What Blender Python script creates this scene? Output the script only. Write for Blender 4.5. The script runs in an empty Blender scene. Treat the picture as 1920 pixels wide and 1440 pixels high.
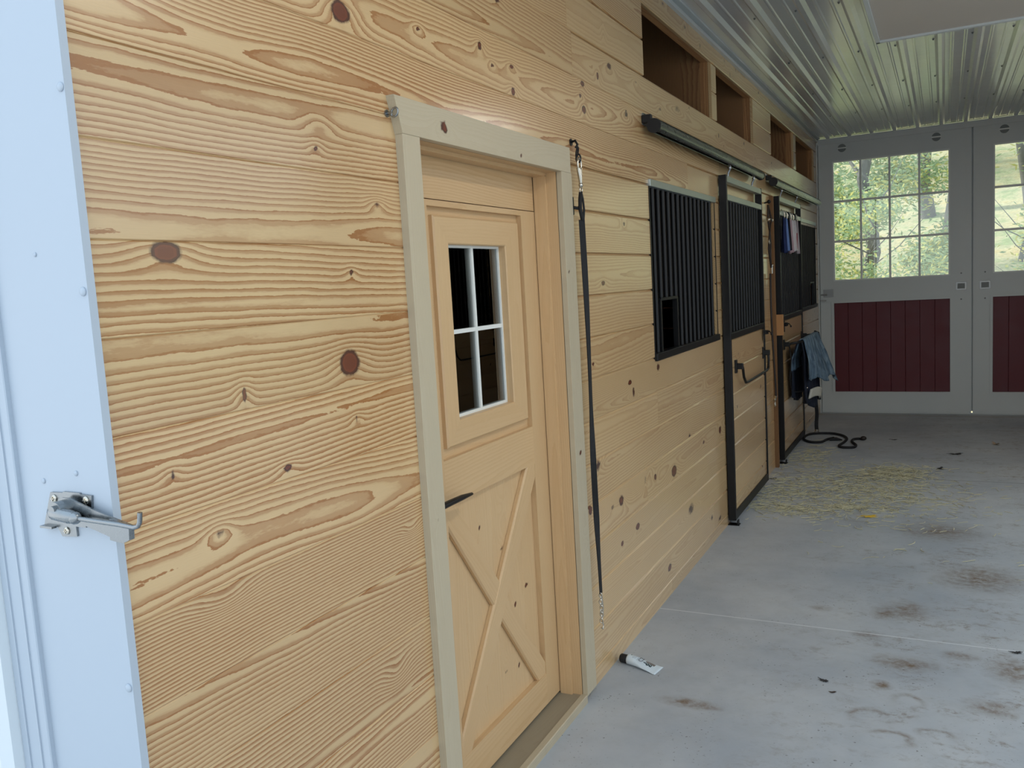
import bpy, math, random
import numpy as np
from mathutils import Vector, Matrix
random.seed(7)
S = bpy.context.scene
COL = S.collection
PI = math.pi

# ------------------------------------------------------------------ camera
FPX, YAW, PIT, ROL = 1597.2, 0.47258, -0.11254, -0.05872
EYE = Vector((1.32, 0.0, 1.70))
_fw = Vector((-math.sin(YAW)*math.cos(PIT), math.cos(YAW)*math.cos(PIT), math.sin(PIT)))
_ri = Vector((math.cos(YAW), math.sin(YAW), 0)); _up = _ri.cross(_fw)
_r = _ri*math.cos(ROL)+_up*math.sin(ROL); _u = -_ri*math.sin(ROL)+_up*math.cos(ROL)
cd = bpy.data.cameras.new('camera'); cam = bpy.data.objects.new('camera', cd); COL.objects.link(cam)
cd.sensor_width = 36; cd.lens = FPX/1920*36; cd.clip_start = .02; cd.clip_end = 300
M3 = Matrix((_r, _u, -_fw)).transposed()
cam.matrix_world = Matrix.Translation(EYE) @ M3.to_4x4()
S.camera = cam

# ------------------------------------------------------------------ world, light, exposure
w = bpy.data.worlds.new('world'); S.world = w; w.use_nodes = True
nt = w.node_tree; nt.nodes.clear()
wo = nt.nodes.new('ShaderNodeOutputWorld'); bg = nt.nodes.new('ShaderNodeBackground')
tc = nt.nodes.new('ShaderNodeTexCoord'); sx = nt.nodes.new('ShaderNodeSeparateXYZ'); cr = nt.nodes.new('ShaderNodeValToRGB')
nt.links.new(tc.outputs['Generated'], sx.inputs[0]); nt.links.new(sx.outputs[2], cr.inputs[0])
cr.color_ramp.elements[0].position = 0.0; cr.color_ramp.elements[0].color = (.86, .93, 1.0, 1)
cr.color_ramp.elements[1].position = .7; cr.color_ramp.elements[1].color = (.62, .80, 1.0, 1)
nt.links.new(cr.outputs[0], bg.inputs[0]); bg.inputs[1].default_value = 1.3
nt.links.new(bg.outputs[0], wo.inputs[0])
sd = bpy.data.lights.new('sun', 'SUN'); sun = bpy.data.objects.new('sun', sd); COL.objects.link(sun)
sd.energy = 4.0; sd.angle = .05; sd.color = (1, .96, .88); sun.rotation_euler = (0, math.radians(-50), math.radians(-14))
S.view_settings.view_transform = 'Standard'; S.view_settings.look = 'None'
S.view_settings.gamma = 1; S.view_settings.use_curve_mapping = False
S.view_settings.exposure = 0.42
LAMP = 30.0

# ------------------------------------------------------------------ node helpers
def srgb(r, g, b):
    f = lambda c: (c/255/12.92) if c/255 <= .04045 else ((c/255+.055)/1.055)**2.4
    return (f(r), f(g), f(b), 1)
class NT:
    def __init__(s, name):
        s.m = bpy.data.materials.new(name); s.m.use_nodes = True; s.t = s.m.node_tree
        s.b = s.t.nodes['Principled BSDF']
    def n(s, typ, **kw):
        x = s.t.nodes.new('ShaderNode'+typ)
        for k, v in kw.items(): setattr(x, k, v)
        return x
    def l(s, a, b): s.t.links.new(a, b)
    def set(s, sock, v):
        if hasattr(v, 'is_linked') or hasattr(v, 'links'): s.l(v, sock)
        else: sock.default_value = v
    def math(s, op, a, b=0., c=0., clamp=False):
        x = s.n('Math', operation=op); x.use_clamp = clamp
        s.set(x.inputs[0], a); s.set(x.inputs[1], b); s.set(x.inputs[2], c); return x.outputs[0]
    def noise(s, vec, scale, detail=3., rough=.55, dist=0.):
        x = s.n('TexNoise'); s.l(vec, x.inputs['Vector']); x.inputs['Scale'].default_value = scale
        x.inputs['Detail'].default_value = detail; x.inputs['Roughness'].default_value = rough
        x.inputs['Distortion'].default_value = dist; return x.outputs['Fac']
    def vmul(s, vec, k):
        x = s.n('VectorMath', operation='MULTIPLY'); s.l(vec, x.inputs[0]); x.inputs[1].default_value = k; return x.outputs[0]
    def mix(s, f, a, b, mode='MIX'):
        x = s.n('Mix', data_type='RGBA', blend_type=mode); s.set(x.inputs[0], f)
        s.set(x.inputs[6], a); s.set(x.inputs[7], b); return x.outputs[2]
    def ramp(s, f, stops, interp='LINEAR'):
        x = s.n('ValToRGB'); s.l(f, x.inputs[0]); r = x.color_ramp; r.interpolation = interp
        while len(r.elements) < len(stops): r.elements.new(.5)
        for e, (p, c) in zip(r.elements, stops):
            e.position = p; e.color = c if len(c) == 4 else (*c, 1)
        return x.outputs[0]
    def attr(s, name, out='Fac'):
        x = s.n('Attribute'); x.attribute_name = name; return x.outputs[out]
    def bump(s, h, strength, dist=.01):
        x = s.n('Bump'); x.inputs['Strength'].default_value = strength; x.inputs['Distance'].default_value = dist
        s.l(h, x.inputs['Height']); s.l(x.outputs[0], s.b.inputs['Normal'])
def g3(v): return (v, v, v, 1)

def simple(name, col, rough=.5, metal=0., spec=.5, nz=0., nscale=30., coat=0.):
    q = NT(name); b = q.b
    b.inputs['Roughness'].default_value = rough; b.inputs['Metallic'].default_value = metal
    b.inputs['Specular IOR Level'].default_value = spec; b.inputs['Coat Weight'].default_value = coat
    if nz:
        o = q.n('TexCoord').outputs['Object']; f = q.noise(o, nscale, 4)
        c = q.mix(f, tuple(x*(1-nz) for x in col[:3])+(1,), tuple(min(1, x*(1+nz)) for x in col[:3])+(1,))
        q.l(c, b.inputs['Base Color'])
        q.l(q.math('MULTIPLY_ADD', f, .25, rough-.12), b.inputs['Roughness'])
    else: b.inputs['Base Color'].default_value = col
    return q.m

def wood(name, pale, tan, contrast=1., rough=.42, knotc=srgb(98, 42, 16), spec=.5, warm=.12, coat=0.):
    q = NT(name); b = q.b; b.inputs['Coat Weight'].default_value = coat; b.inputs['Coat Roughness'].default_value = .14
    g = q.attr('grain'); kn = q.attr('knot'); tone = q.attr('tone'); con = q.attr('con'); lc = q.attr('lc', 'Vector')
    n1 = q.noise(q.vmul(lc, (9, 42, 1)), 1., 3, .6)
    n2 = q.noise(q.vmul(lc, (70, 260, 1)), 1., 2, .6)
    n0 = q.noise(q.vmul(lc, (1.2, 7, 1)), 1., 2, .5)
    gg = q.math('ADD', g, q.math('MULTIPLY_ADD', n1, .55, -.27))
    gg = q.math('ADD', gg, q.math('MULTIPLY_ADD', n2, .16, -.08))
    fr = q.math('FRACT', gg)
    ring = q.ramp(fr, [(0, g3(0)), (.38, g3(.05)), (.54, g3(.30)), (.60, g3(.60)), (.82, g3(.66)), (.93, g3(1.15)), (.985, g3(1)), (1, g3(0))])
    ring = q.math('MULTIPLY', ring, q.math('MULTIPLY', con, contrast))
    ring = q.math('MULTIPLY', ring, q.math('MULTIPLY_ADD', n0, .9, .6), clamp=True)
    c = q.mix(ring, pale, tan)
    fib = q.noise(q.vmul(lc, (14, 900, 1)), 1., 2, .7)
    fm = q.math('MULTIPLY_ADD', fib, .22, .89)
    big = q.noise(q.vmul(lc, (1.5, 6, 3)), 1., 3, .5)
    c = q.mix(q.math('MULTIPLY', big, warm*2), c, tan)
    x = q.n('VectorMath', operation='SCALE'); q.l(c, x.inputs[0]); q.l(q.math('MULTIPLY', fm, tone), x.inputs['Scale'])
    kr = q.math('ADD', kn, q.math('MULTIPLY_ADD', q.noise(q.vmul(lc, (45, 45, 1)), 1., 3), .5, -.25))
    kf = q.ramp(kr, [(.38, g3(0)), (.52, g3(.5)), (.60, g3(1)), (1, g3(1))])
    sc = lambda k: tuple(v*k for v in knotc[:3])+(1,)
    kc = q.ramp(q.math('ADD', kn, q.math('MULTIPLY', q.math('SINE', q.math('MULTIPLY', kn, 50.)), .05)), [(.5, sc(.32)), (.72, sc(.7)), (.82, sc(1.35)), (.95, sc(1.1))])
    c2 = q.mix(kf, x.outputs[0], kc)
    q.l(c2, b.inputs['Base Color'])
    q.l(q.math('MULTIPLY_ADD', fib, .12, rough-.06), b.inputs['Roughness'])
    b.inputs['Specular IOR Level'].default_value = spec
    q.bump(q.math('ADD', q.math('MULTIPLY', ring, -.5), fib), .12, .002)
    return q.m

M = {}
M['pine'] = wood('knotty pine boards', srgb(213, 182, 134), srgb(158, 104, 52), 1.0, .36, coat=.9)
M['clear'] = wood('clear pine', srgb(190, 177, 150), srgb(168, 146, 114), .45, .45, warm=.1)
M['door'] = wood('door pine', srgb(212, 180, 136), srgb(188, 146, 98), .45, .38, warm=.25)
M['rough'] = wood('rough lumber', srgb(176, 128, 80), srgb(120, 74, 40), .6, .7)
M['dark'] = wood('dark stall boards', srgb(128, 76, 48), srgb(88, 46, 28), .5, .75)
M['white'] = simple('white paint', srgb(200, 204, 201), .42, nz=.03, nscale=3)
M['lining'] = simple('white steel jamb flashing', srgb(176, 186, 196), .38, nz=.02, nscale=2)
M['black'] = simple('black powder coat', srgb(12, 12, 13), .42, spec=.35)
M['galv'] = simple('galvanised steel', srgb(176, 184, 180), .38, .85, nz=.12, nscale=60)
M['tubemetal'] = simple('dull galvanised track', srgb(118, 124, 122), .30, 1., nz=.1, nscale=40)
M['zinc'] = simple('bright zinc', srgb(150, 153, 154), .27, 1., nz=.08, nscale=60)
M['nickel'] = simple('nickel', srgb(205, 198, 184), .25, 1.)
M['rubber'] = simple('black rubber', srgb(18, 18, 20), .6)
M['web'] = simple('black nylon webbing', srgb(20, 19, 20), .75, nz=.2, nscale=200)
M['leather'] = simple('dark leather', srgb(38, 26, 20), .55)
M['red'] = simple('barn red paint', srgb(92, 18, 27), .5, nz=.08, nscale=6)
M['muntin'] = simple('white vinyl', srgb(226, 228, 222), .4)
M['disc'] = simple('grey plastic', srgb(120, 124, 122), .5, nz=.15, nscale=20)
M['plate'] = simple('brushed latch plate', srgb(150, 150, 146), .35, .6)
M['soffit'] = simple('painted soffit', srgb(200, 190, 176), .6, nz=.02)
M['denim'] = simple('blue grey canvas', srgb(84, 108, 128), .85, nz=.45, nscale=14)
def streak():
    q = NT('blue grey canvas'); o = q.n('TexCoord').outputs['Object']
    n = q.noise(q.vmul(o, (26, 26, 5)), 1, 4, .6, .4)
    q.l(q.ramp(n, [(.30, srgb(40, 56, 72)), (.5, srgb(84, 106, 124)), (.68, srgb(126, 146, 158))]), q.b.inputs['Base Color']); q.b.inputs['Roughness'].default_value = .8; return q.m
M['denim'] = streak()
M['navy'] = simple('navy fabric', srgb(20, 28, 44), .9, nz=.3, nscale=20)
M['cream'] = simple('cream fleece', srgb(190, 188, 176), .95)
M['hay'] = simple('hay', srgb(212, 206, 172), .8, nz=.3, nscale=14)
M['ext'] = simple('dirt', srgb(120, 104, 86), .95, nz=.2, nscale=4)

def glass():
    q = NT('window glass'); q.t.nodes.remove(q.b)
    tr = q.n('BsdfTransparent'); gl = q.n('BsdfGlossy'); gl.inputs['Roughness'].default_value = .0
    fz = q.n('Fresnel'); fz.inputs['IOR'].default_value = 1.52
    mx = q.n('MixShader'); q.l(q.math('MULTIPLY', fz.outputs[0], 1.7, clamp=True), mx.inputs[0])
    tr.inputs[0].default_value = (.93, .96, .95, 1)
    q.l(tr.outputs[0], mx.inputs[1]); q.l(gl.outputs[0], mx.inputs[2])
    q.l(mx.outputs[0], q.t.nodes['Material Output'].inputs[0]); return q.m
M['glass'] = glass()

# ------------------------------------------------------------------ mesh builder
FIELDS = ('grain', 'knot', 'tone', 'con')
class MB:
    def __init__(s): s.v = []; s.f = []; s.mi = []; s.sm = []; s.a = {}; s.n = 0; s.wood = False
    def add(s, verts, faces, mi=0, smooth=False, attrs=None):
        b = s.n; verts = [tuple(x) for x in verts]; s.v += verts
        s.f += [tuple(i+b for i in f) for f in faces]; s.mi += [mi]*len(faces); s.sm += [smooth]*len(faces)
        if attrs:
            s.wood = True; s.a[b] = attrs
        s.n += len(verts); return s
    def box(s, x0, x1, y0, y1, z0, z1, mi=0, bev=0.):
        if bev <= 0:
            v = [(x, y, z) for x in (x0, x1) for y in (y0, y1) for z in (z0, z1)]
            return s.add(v, [(0, 1, 3, 2), (4, 6, 7, 5), (0, 4, 5, 1), (2, 3, 7, 6), (0, 2, 6, 4), (1, 5, 7, 3)], mi)
        lo = (min(x0, x1), min(y0, y1), min(z0, z1)); hi = (max(x0, x1), max(y0, y1), max(z0, z1))
        bev = min(bev, *(.45*(hi[i]-lo[i]) for i in range(3)))
        vs = []; idx = {}
        for c in range(8):
            b = [(c >> k) & 1 for k in range(3)]
            for ax in range(3):
                p = []
                for k in range(3):
                    e = hi[k] if b[k] else lo[k]
                    if k != ax: e += (-bev if b[k] else bev)
                    p.append(e)
                idx[(c, ax)] = len(vs); vs.append(p)
        fs = []
        for ax in range(3):
            o = [k for k in range(3) if k != ax]
            for sd_ in (0, 1):
                loop = []
                for (i, j) in ((0, 0), (1, 0), (1, 1), (0, 1)):
                    c = (sd_ << ax) | (i << o[0]) | (j << o[1]); loop.append(idx[(c, ax)])
                fs.append(loop)
        for ax in range(3):
            o = [k for k in range(3) if k != ax]
            for (i, j) in ((0, 0), (1, 0), (1, 1), (0, 1)):
                c0 = (i << o[0]) | (j << o[1]); c1 = c0 | (1 << ax)
                fs.append([idx[(c0, o[0])], idx[(c0, o[1])], idx[(c1, o[1])], idx[(c1, o[0])]])
        for c in range(8): fs.append([idx[(c, 0)], idx[(c, 1)], idx[(c, 2)]])
        return s.add(vs, fs, mi)
    def tube(s, pts, r, n=8, mi=0, closed=False, cap=True, flat=None):
        pts = [Vector(p) for p in pts]; N = len(pts); rs = r if isinstance(r, (list, tuple)) else [r]*N
        vs = []; prev = None
        for i, p in enumerate(pts):
            if closed: t = pts[(i+1) % N]-pts[i-1]
            else: t = pts[min(i+1, N-1)]-pts[max(i-1, 0)]
            if t.length < 1e-9: t = Vector((0, 0, 1))
            t.normalize()
            if prev is None:
                a = Vector((0, 0, 1)) if abs(t.z) < .9 else Vector((1, 0, 0)); u = t.cross(a).normalized()
            else:
                u = prev-t*prev.dot(t)
                u = u.normalized() if u.length > 1e-6 else t.orthogonal().normalized()
            prev = u; v2 = t.cross(u)
            for k in range(n):
                an = 2*PI*k/n; cu, cv = math.cos(an)*rs[i], math.sin(an)*rs[i]
                if flat: cu *= flat[0]; cv *= flat[1]
                vs.append(p+u*cu+v2*cv)
        fs = []
        R = N if closed else N-1
        for i in range(R):
            for k in range(n):
                a, b = i*n+k, i*n+(k+1) % n; c, d = ((i+1) % N)*n+(k+1) % n, ((i+1) % N)*n+k
                fs.append((a, b, c, d))
        s.add(vs, fs, mi, True)
        if cap and not closed: 
            s.add(vs[:n], [tuple(range(n))[::-1]], mi); s.add(vs[-n:], [tuple(range(n))], mi)
        return s
    def cyl(s, p0, p1, r, n=20, mi=0): return s.tube([p0, p1], r, n, mi)
    def ball(s, c, r, n=10, m=7, mi=0, sc=(1, 1, 1)):
        vs = []; fs = []
        for i in range(m+1):
            th = PI*i/m
            for k in range(n):
                a = 2*PI*k/n; vs.append((c[0]+r*sc[0]*math.sin(th)*math.cos(a), c[1]+r*sc[1]*math.sin(th)*math.sin(a), c[2]+r*sc[2]*math.cos(th)))
        for i in range(m):
            for k in range(n): fs.append((i*n+k, (i+1)*n+k, (i+1)*n+(k+1) % n, i*n+(k+1) % n))
        return s.add(vs, fs, mi, True)
    def prism(s, poly, axis, a0, a1, mi=0):
        # poly in the two other axes (in x,y,z order), extruded along axis
        def P(p, a):
            q = list(p); q.insert(axis, a); return q
        n = len(poly); vs = [P(p, a0) for p in poly]+[P(p, a1) for p in poly]
        fs = [tuple(range(n))[::-1], tuple(range(n, 2*n))]+[(i, (i+1) % n, n+(i+1) % n, n+i) for i in range(n)]
        return s.add(vs, fs, mi)
    def build(s, name, mat, parent=None, fixn=True):
        me = bpy.data.meshes.new(name); me.from_pydata(s.v, [], s.f)
        mats = mat if isinstance(mat, (list, tuple)) else [mat]
        for m_ in mats: me.materials.append(M[m_] if isinstance(m_, str) else m_)
        me.polygons.foreach_set('material_index', s.mi); me.polygons.foreach_set('use_smooth', s.sm)
        if s.wood:
            for fn in FIELDS:
                arr = np.zeros(s.n) if fn in ('grain', 'knot') else np.ones(s.n)
                for b, d in s.a.items():
                    x = np.asarray(d[fn]).ravel(); L = d['n']; arr[b:b+L] = x if x.size == L else x[0]
                at = me.attributes.new(fn, 'FLOAT', 'POINT'); at.data.foreach_set('value', arr.astype(np.float32))
            arr = np.zeros((s.n, 3))
            for b, d in s.a.items(): arr[b:b+d['n']] = d['lc']
            at = me.attributes.new('lc', 'FLOAT_VECTOR', 'POINT'); at.data.foreach_set('vector', arr.astype(np.float32).ravel())
        me.update()
        if fixn:
            import bmesh
            bm = bmesh.new(); bm.from_mesh(me); bmesh.ops.recalc_face_normals(bm, faces=bm.faces); bm.to_mesh(me); bm.free()
        o = bpy.data.objects.new(name, me); COL.objects.link(o)
        if parent: o.parent = parent
        return o

def tag(o, label=None, cat=None, group=None, kind=None):
    if label: o['label'] = label
    if cat: o['category'] = cat
    if group: o['group'] = group
    if kind: o['kind'] = kind
    return o
def thing(name, label, cat, loc=(0, 0, 0), group=None, kind=None):
    o = bpy.data.objects.new(name, None); COL.objects.link(o); o.location = loc; o.empty_display_size = .1
    return tag(o, label, cat, group, kind)
def rebase(root, loc):
    # put the empty at the thing's base; children keep their place
    root.location = loc
    for c in root.children: c.location = c.location-Vector(loc)
def copy_tree(o, parent=None):
    c = o.copy(); COL.objects.link(c); c.parent = parent
    for ch in o.children: copy_tree(ch, c)
    return c

# ------------------------------------------------------------------ wood grain field
def vnoise(x, seed):
    x = np.asarray(x, float); i = np.floor(x).astype(int); f = x-i; f = f*f*(3-2*f)
    def h(k): return (np.sin((k*127.1+seed*311.7))*43758.5453) % 1.0
    return h(i)*(1-f)+h(i+1)*f
def grain(u, v, d, W, seed, knots=(), rw=.008, flat=None):
    """u along, v across (0..W), d depth; returns ring number and knot mask.  knots: (u, v, ru, rv, dark)"""
    rnd = random.Random(seed); v0 = W*rnd.uniform(.0, 1.0); dep = rnd.uniform(.004, .06) if flat is None else flat
    amp = rnd.uniform(.015, .05)
    pd = dep+amp*(vnoise(u*.9, seed+1)-.3)+.010*(vnoise(u*3.1, seed+2)-.5)
    vc = v0+.07*(vnoise(u*.6, seed+3)-.5)+.014*(vnoise(u*2.7, seed+4)-.5)+.003*(vnoise(u*9, seed+5)-.5)
    r = np.sqrt((v-vc)**2+(pd+d)**2)
    bump = np.zeros_like(r); km = np.zeros_like(r)
    for (ku, kv, ru, rv, dk) in knots:
        ru = max(ru, .006); rv = max(rv, .006)
        a = ((u-ku)/(ru*2.6+.012))**2+((v-kv)/(rv*1.9+.006))**2
        sgn = 1 if kv > (v0) else -1
        bump += (.010+.9*rv)*np.exp(-a*1.1)*(-sgn if dk > .3 else 1)
        # smooth deflection of the grain around the knot
        e = ((u-ku)/ru)**2+((v-kv)/rv)**2
        km = np.maximum(km, dk*np.clip(1.5-.8*np.sqrt(e), 0, 1))
    return (r+bump)/rw, km
def plank(mb, P0, U, V, N, L, W, T, seed, knots=(), du=.03, nv=5, tone=1., con=1., rw=.008, bev=(0, 0), mi=0, flat=None, usplit=None, mitre=(0, 0, 0, 0)):
    """box with a subdivided front; P0 corner on the front, U along, V across, N outward. bev=(low edge, high edge)."""
    P0, U, V, N = (np.array(x, float) for x in (P0, U, V, N))
    nu = max(2, int(round(L/du))+1); us = np.linspace(0, L, nu)
    vs = list(np.linspace(bev[0], W-bev[1], nv)); ds = [0.]*nv
    if bev[0]: vs = [0.]+vs; ds = [bev[0]]+ds
    if bev[1]: vs = vs+[W]; ds = ds+[bev[1]]
    vs = [0.]+vs+[W]; ds = [T]+ds+[T]
    vs = np.array(vs); ds = np.array(ds); K = len(vs)
    UU, VV = np.meshgrid(us, vs, indexing='ij'); DD = np.broadcast_to(ds, UU.shape)
    g, k = grain(UU, VV, DD, W, seed, knots, rw, flat)
    # mitre: shift of the ends at low/high V  (start_lo, start_hi, end_lo, end_hi)
    t = VV/W; s = UU/L
    US = UU+(1-s)*((1-t)*mitre[0]+t*mitre[1])+s*((1-t)*mitre[2]+t*mitre[3])
    P = P0+US[..., None]*U+VV[..., None]*V-DD[..., None]*N
    idx = np.arange(nu*K).reshape(nu, K); F = []
    for i in range(nu-1):
        for j in range(K-1): F.append((idx[i, j], idx[i+1, j], idx[i+1, j+1], idx[i, j+1]))
        F.append((idx[i, K-1], idx[i+1, K-1], idx[i+1, 0], idx[i, 0]))
    F.append(tuple(idx[0, ::-1])); F.append(tuple(idx[-1, :]))
    F = [tuple(int(q) for q in f) for f in F]
    off = (seed*1.37) % 97
    lc = np.stack([UU+off*3, VV+off, DD+seed % 13], -1).reshape(-1, 3)
    mb.add(P.reshape(-1, 3).tolist(), F, mi, False, dict(n=nu*K, grain=g.ravel(), knot=k.ravel(), tone=[tone], con=[con], lc=lc))
    return mb
def vboard(mb, x, y0, y1, z0, z1, T, seed, **kw):      # vertical board on a wall facing +x, grain along z
    return plank(mb, (x, y0, z0), (0, 0, 1), (0, 1, 0), (1, 0, 0), z1-z0, y1-y0, T, seed, **kw)
def hboard(mb, x, y0, y1, z0, z1, T, seed, **kw):      # horizontal board facing +x, grain along y
    return plank(mb, (x, y0, z0), (0, 1, 0), (0, 0, 1), (1, 0, 0), y1-y0, z1-z0, T, seed, **kw)

XR, YF, YN, CZ = 3.2, 10.65, 1.0, 3.2       # right wall, far wall, front end, ceiling
PIT_, Z0 = .175, .076
# (Y, Z, rY, rZ, darkness) of the knots one can see
KN = [(1.17,1.805,.030,.017,1),(1.703,1.538,.031,.026,1),(1.776,2.396,.030,.022,1),(1.74,1.759,.0065,.0066,1),(1.337,1.508,.0046,.0134,1),(1.13,1.382,.005,.0041,1),(1.449,1.325,.0121,.0072,1),(1.639,2.054,.0079,.005,.9),(1.658,2.108,.02,.010,.05),(1.87,1.935,.012,.0083,.7),(2.129,2.439,.0085,.006,1),(1.233,1.237,.012,.010,.6),(1.23,1.096,.03,.012,.05),(1.801,.682,.02,.02,.3),(1.919,1.053,.013,.0073,.2),(1.715,1.395,.0043,.004,1),(2.494,2.472,.0109,.0118,.9),(2.575,2.429,.0077,.0052,1),(2.718,2.451,.0126,.0073,1),(2.72,2.368,.0126,.0109,1),(3.373,2.512,.018,.0108,.9),(3.343,2.458,.0118,.0065,1),(3.377,2.408,.0181,.0153,.9),(3.705,2.647,.028,.0141,.7),(3.911,2.473,.0232,.0197,.6),(4.794,2.629,.06,.02,.5),(2.637,2.645,.0198,.0053,.9),(4.074,2.645,.0165,.0076,.6),(3.343,1.359,.0122,.0067,1),(3.801,1.224,.0229,.01,.9),(3.849,1.172,.0156,.0227,.7),(4.253,1.248,.0277,.0164,.7),(3.613,.703,.0284,.0218,.8),(3.827,.52,.0236,.0128,1),(3.601,.503,.0142,.0097,1),(4.47,.651,.0409,.0261,.9),(4.787,.355,.0581,.0309,.6),(4.322,.153,.0292,.0171,.8),(3.348,.922,.0249,.0272,.6),(3.498,.701,.0202,.0118,.6),(3.234,.761,.0177,.0221,.9),(4.808,.782,.023,.0184,.6),(5.556,.687,.03,.0209,.8),(5.268,.173,.0274,.0202,.6),(5.48,.112,.0294,.0105,.8),(3.508,1.696,.0197,.0092,.9),(3.814,1.962,.015,.0098,.7),(3.969,.716,.0166,.0262,.5),(4.043,.754,.0171,.0133,.4)]
HOLES = [(2.05, 3.07, -1, 2.176), (4.205, 5.57, 1.301, 2.176), (5.77, 6.89, -1, 2.176), (9.05, 10.43, 1.301, 2.245), (7.79, 8.9, -1, 2.245),
         (4.205, 5.61, 2.701, 3.051), (5.74, 6.94, 2.701, 3.051), (7.71, 8.95, 2.701, 3.051), (9.1, 10.43, 2.701, 3.051)]
HOLES = [(a, b, c, 2.176 if d == 2.245 else d) for a, b, c, d in HOLES]

# ================================================================== SETTING
RWN = [.009, .010, .009, .012, .010, .011, .009, .008, .010, .013, .014, .016, .009, .011, .007, .009, .012, .009]
def build_wall(name, x, mirror, holes, knots):
    mb = MB(); row = 0; rnd = random.Random(11 if not mirror else 12)
    zs = [0.0]+[Z0+PIT_*k for k in range(0, 18)]+[CZ+.02]
    for z0, z1 in zip(zs[:-1], zs[1:]):
        row += 1
        cuts = sorted([(a, b) for a, b, c, d in holes if c < z0+.02 and d > z1-.02])
        segs = []; y = YN if not mirror else YN
        for a, b in cuts+[(YF+.02, YF+.02)]:
            if a-y > .02: segs.append((y, a))
            y = b
        for (a, b) in segs:
            parts = []; y = a
            jt = []
            if b-a > 3: jt = [a+rnd.uniform(1.9, b-a-.4)]
            elif 1 < z1 < 1.3 or rnd.random() < .3:
                if b-a > 1.4 and a > 3: jt = [a+rnd.uniform(.9, b-a-.3)]
            if not jt and a < 3.2 and b > 4.0 and z0 < .2: jt = [4.36]
            for j in jt+[b]:
                parts.append((y, j-(.0008 if j != b else 0))); y = j+.0008
            for (p, q) in parts:
                seed = rnd.randint(1, 9999); near = p < 4.2 and not mirror
                kk = [(ky-p, kz-z0, a1, a2, dk) for ky, kz, a1, a2, dk in knots if p < ky < q and z0 < kz < z1]
                if p > 3.2 or mirror:
                    for _ in range(int((q-p)*1.6)):
                        kk.append((rnd.uniform(0, q-p), rnd.uniform(.02, PIT_-.02), rnd.uniform(.006, .022), rnd.uniform(.005, .016), rnd.uniform(.4, 1)))
                con = rnd.uniform(.85, 1.15) if p < 3 else rnd.uniform(.25, .5)
                if p < 3 and z0 > 2.3: con *= .75
                tone = rnd.uniform(.93, 1.05)
                fl = None
                bv = (.0025, .003) if p < 3 else (.003, .012)
                if z0 == 0: bv = (0, .0055)
                args = dict(knots=kk, du=.012 if near else .04, nv=15 if near else 6, tone=tone, con=con, rw=(RWN[row % len(RWN)] if p < 3 else rnd.choice((.007, .009, .011, .013))), bev=bv)
                if not mirror: hboard(mb, x, p, q, z0, z1, .02, seed, **args)
                else: plank(mb, (x, q, z0), (0, -1, 0), (0, 0, 1), (-1, 0, 0), q-p, z1-z0, .02, seed, **args)
    return tag(mb.build(name, 'pine', fixn=False), kind='structure')
build_wall('wall_left', 0, False, HOLES, KN)
RH = [(1.5, 6.3, -1, 3.051), (7.77, 8.89, -1, 2.176), (9.05, 10.43, 1.301, 2.176)]
build_wall('wall_right', XR, True, RH, [])

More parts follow.
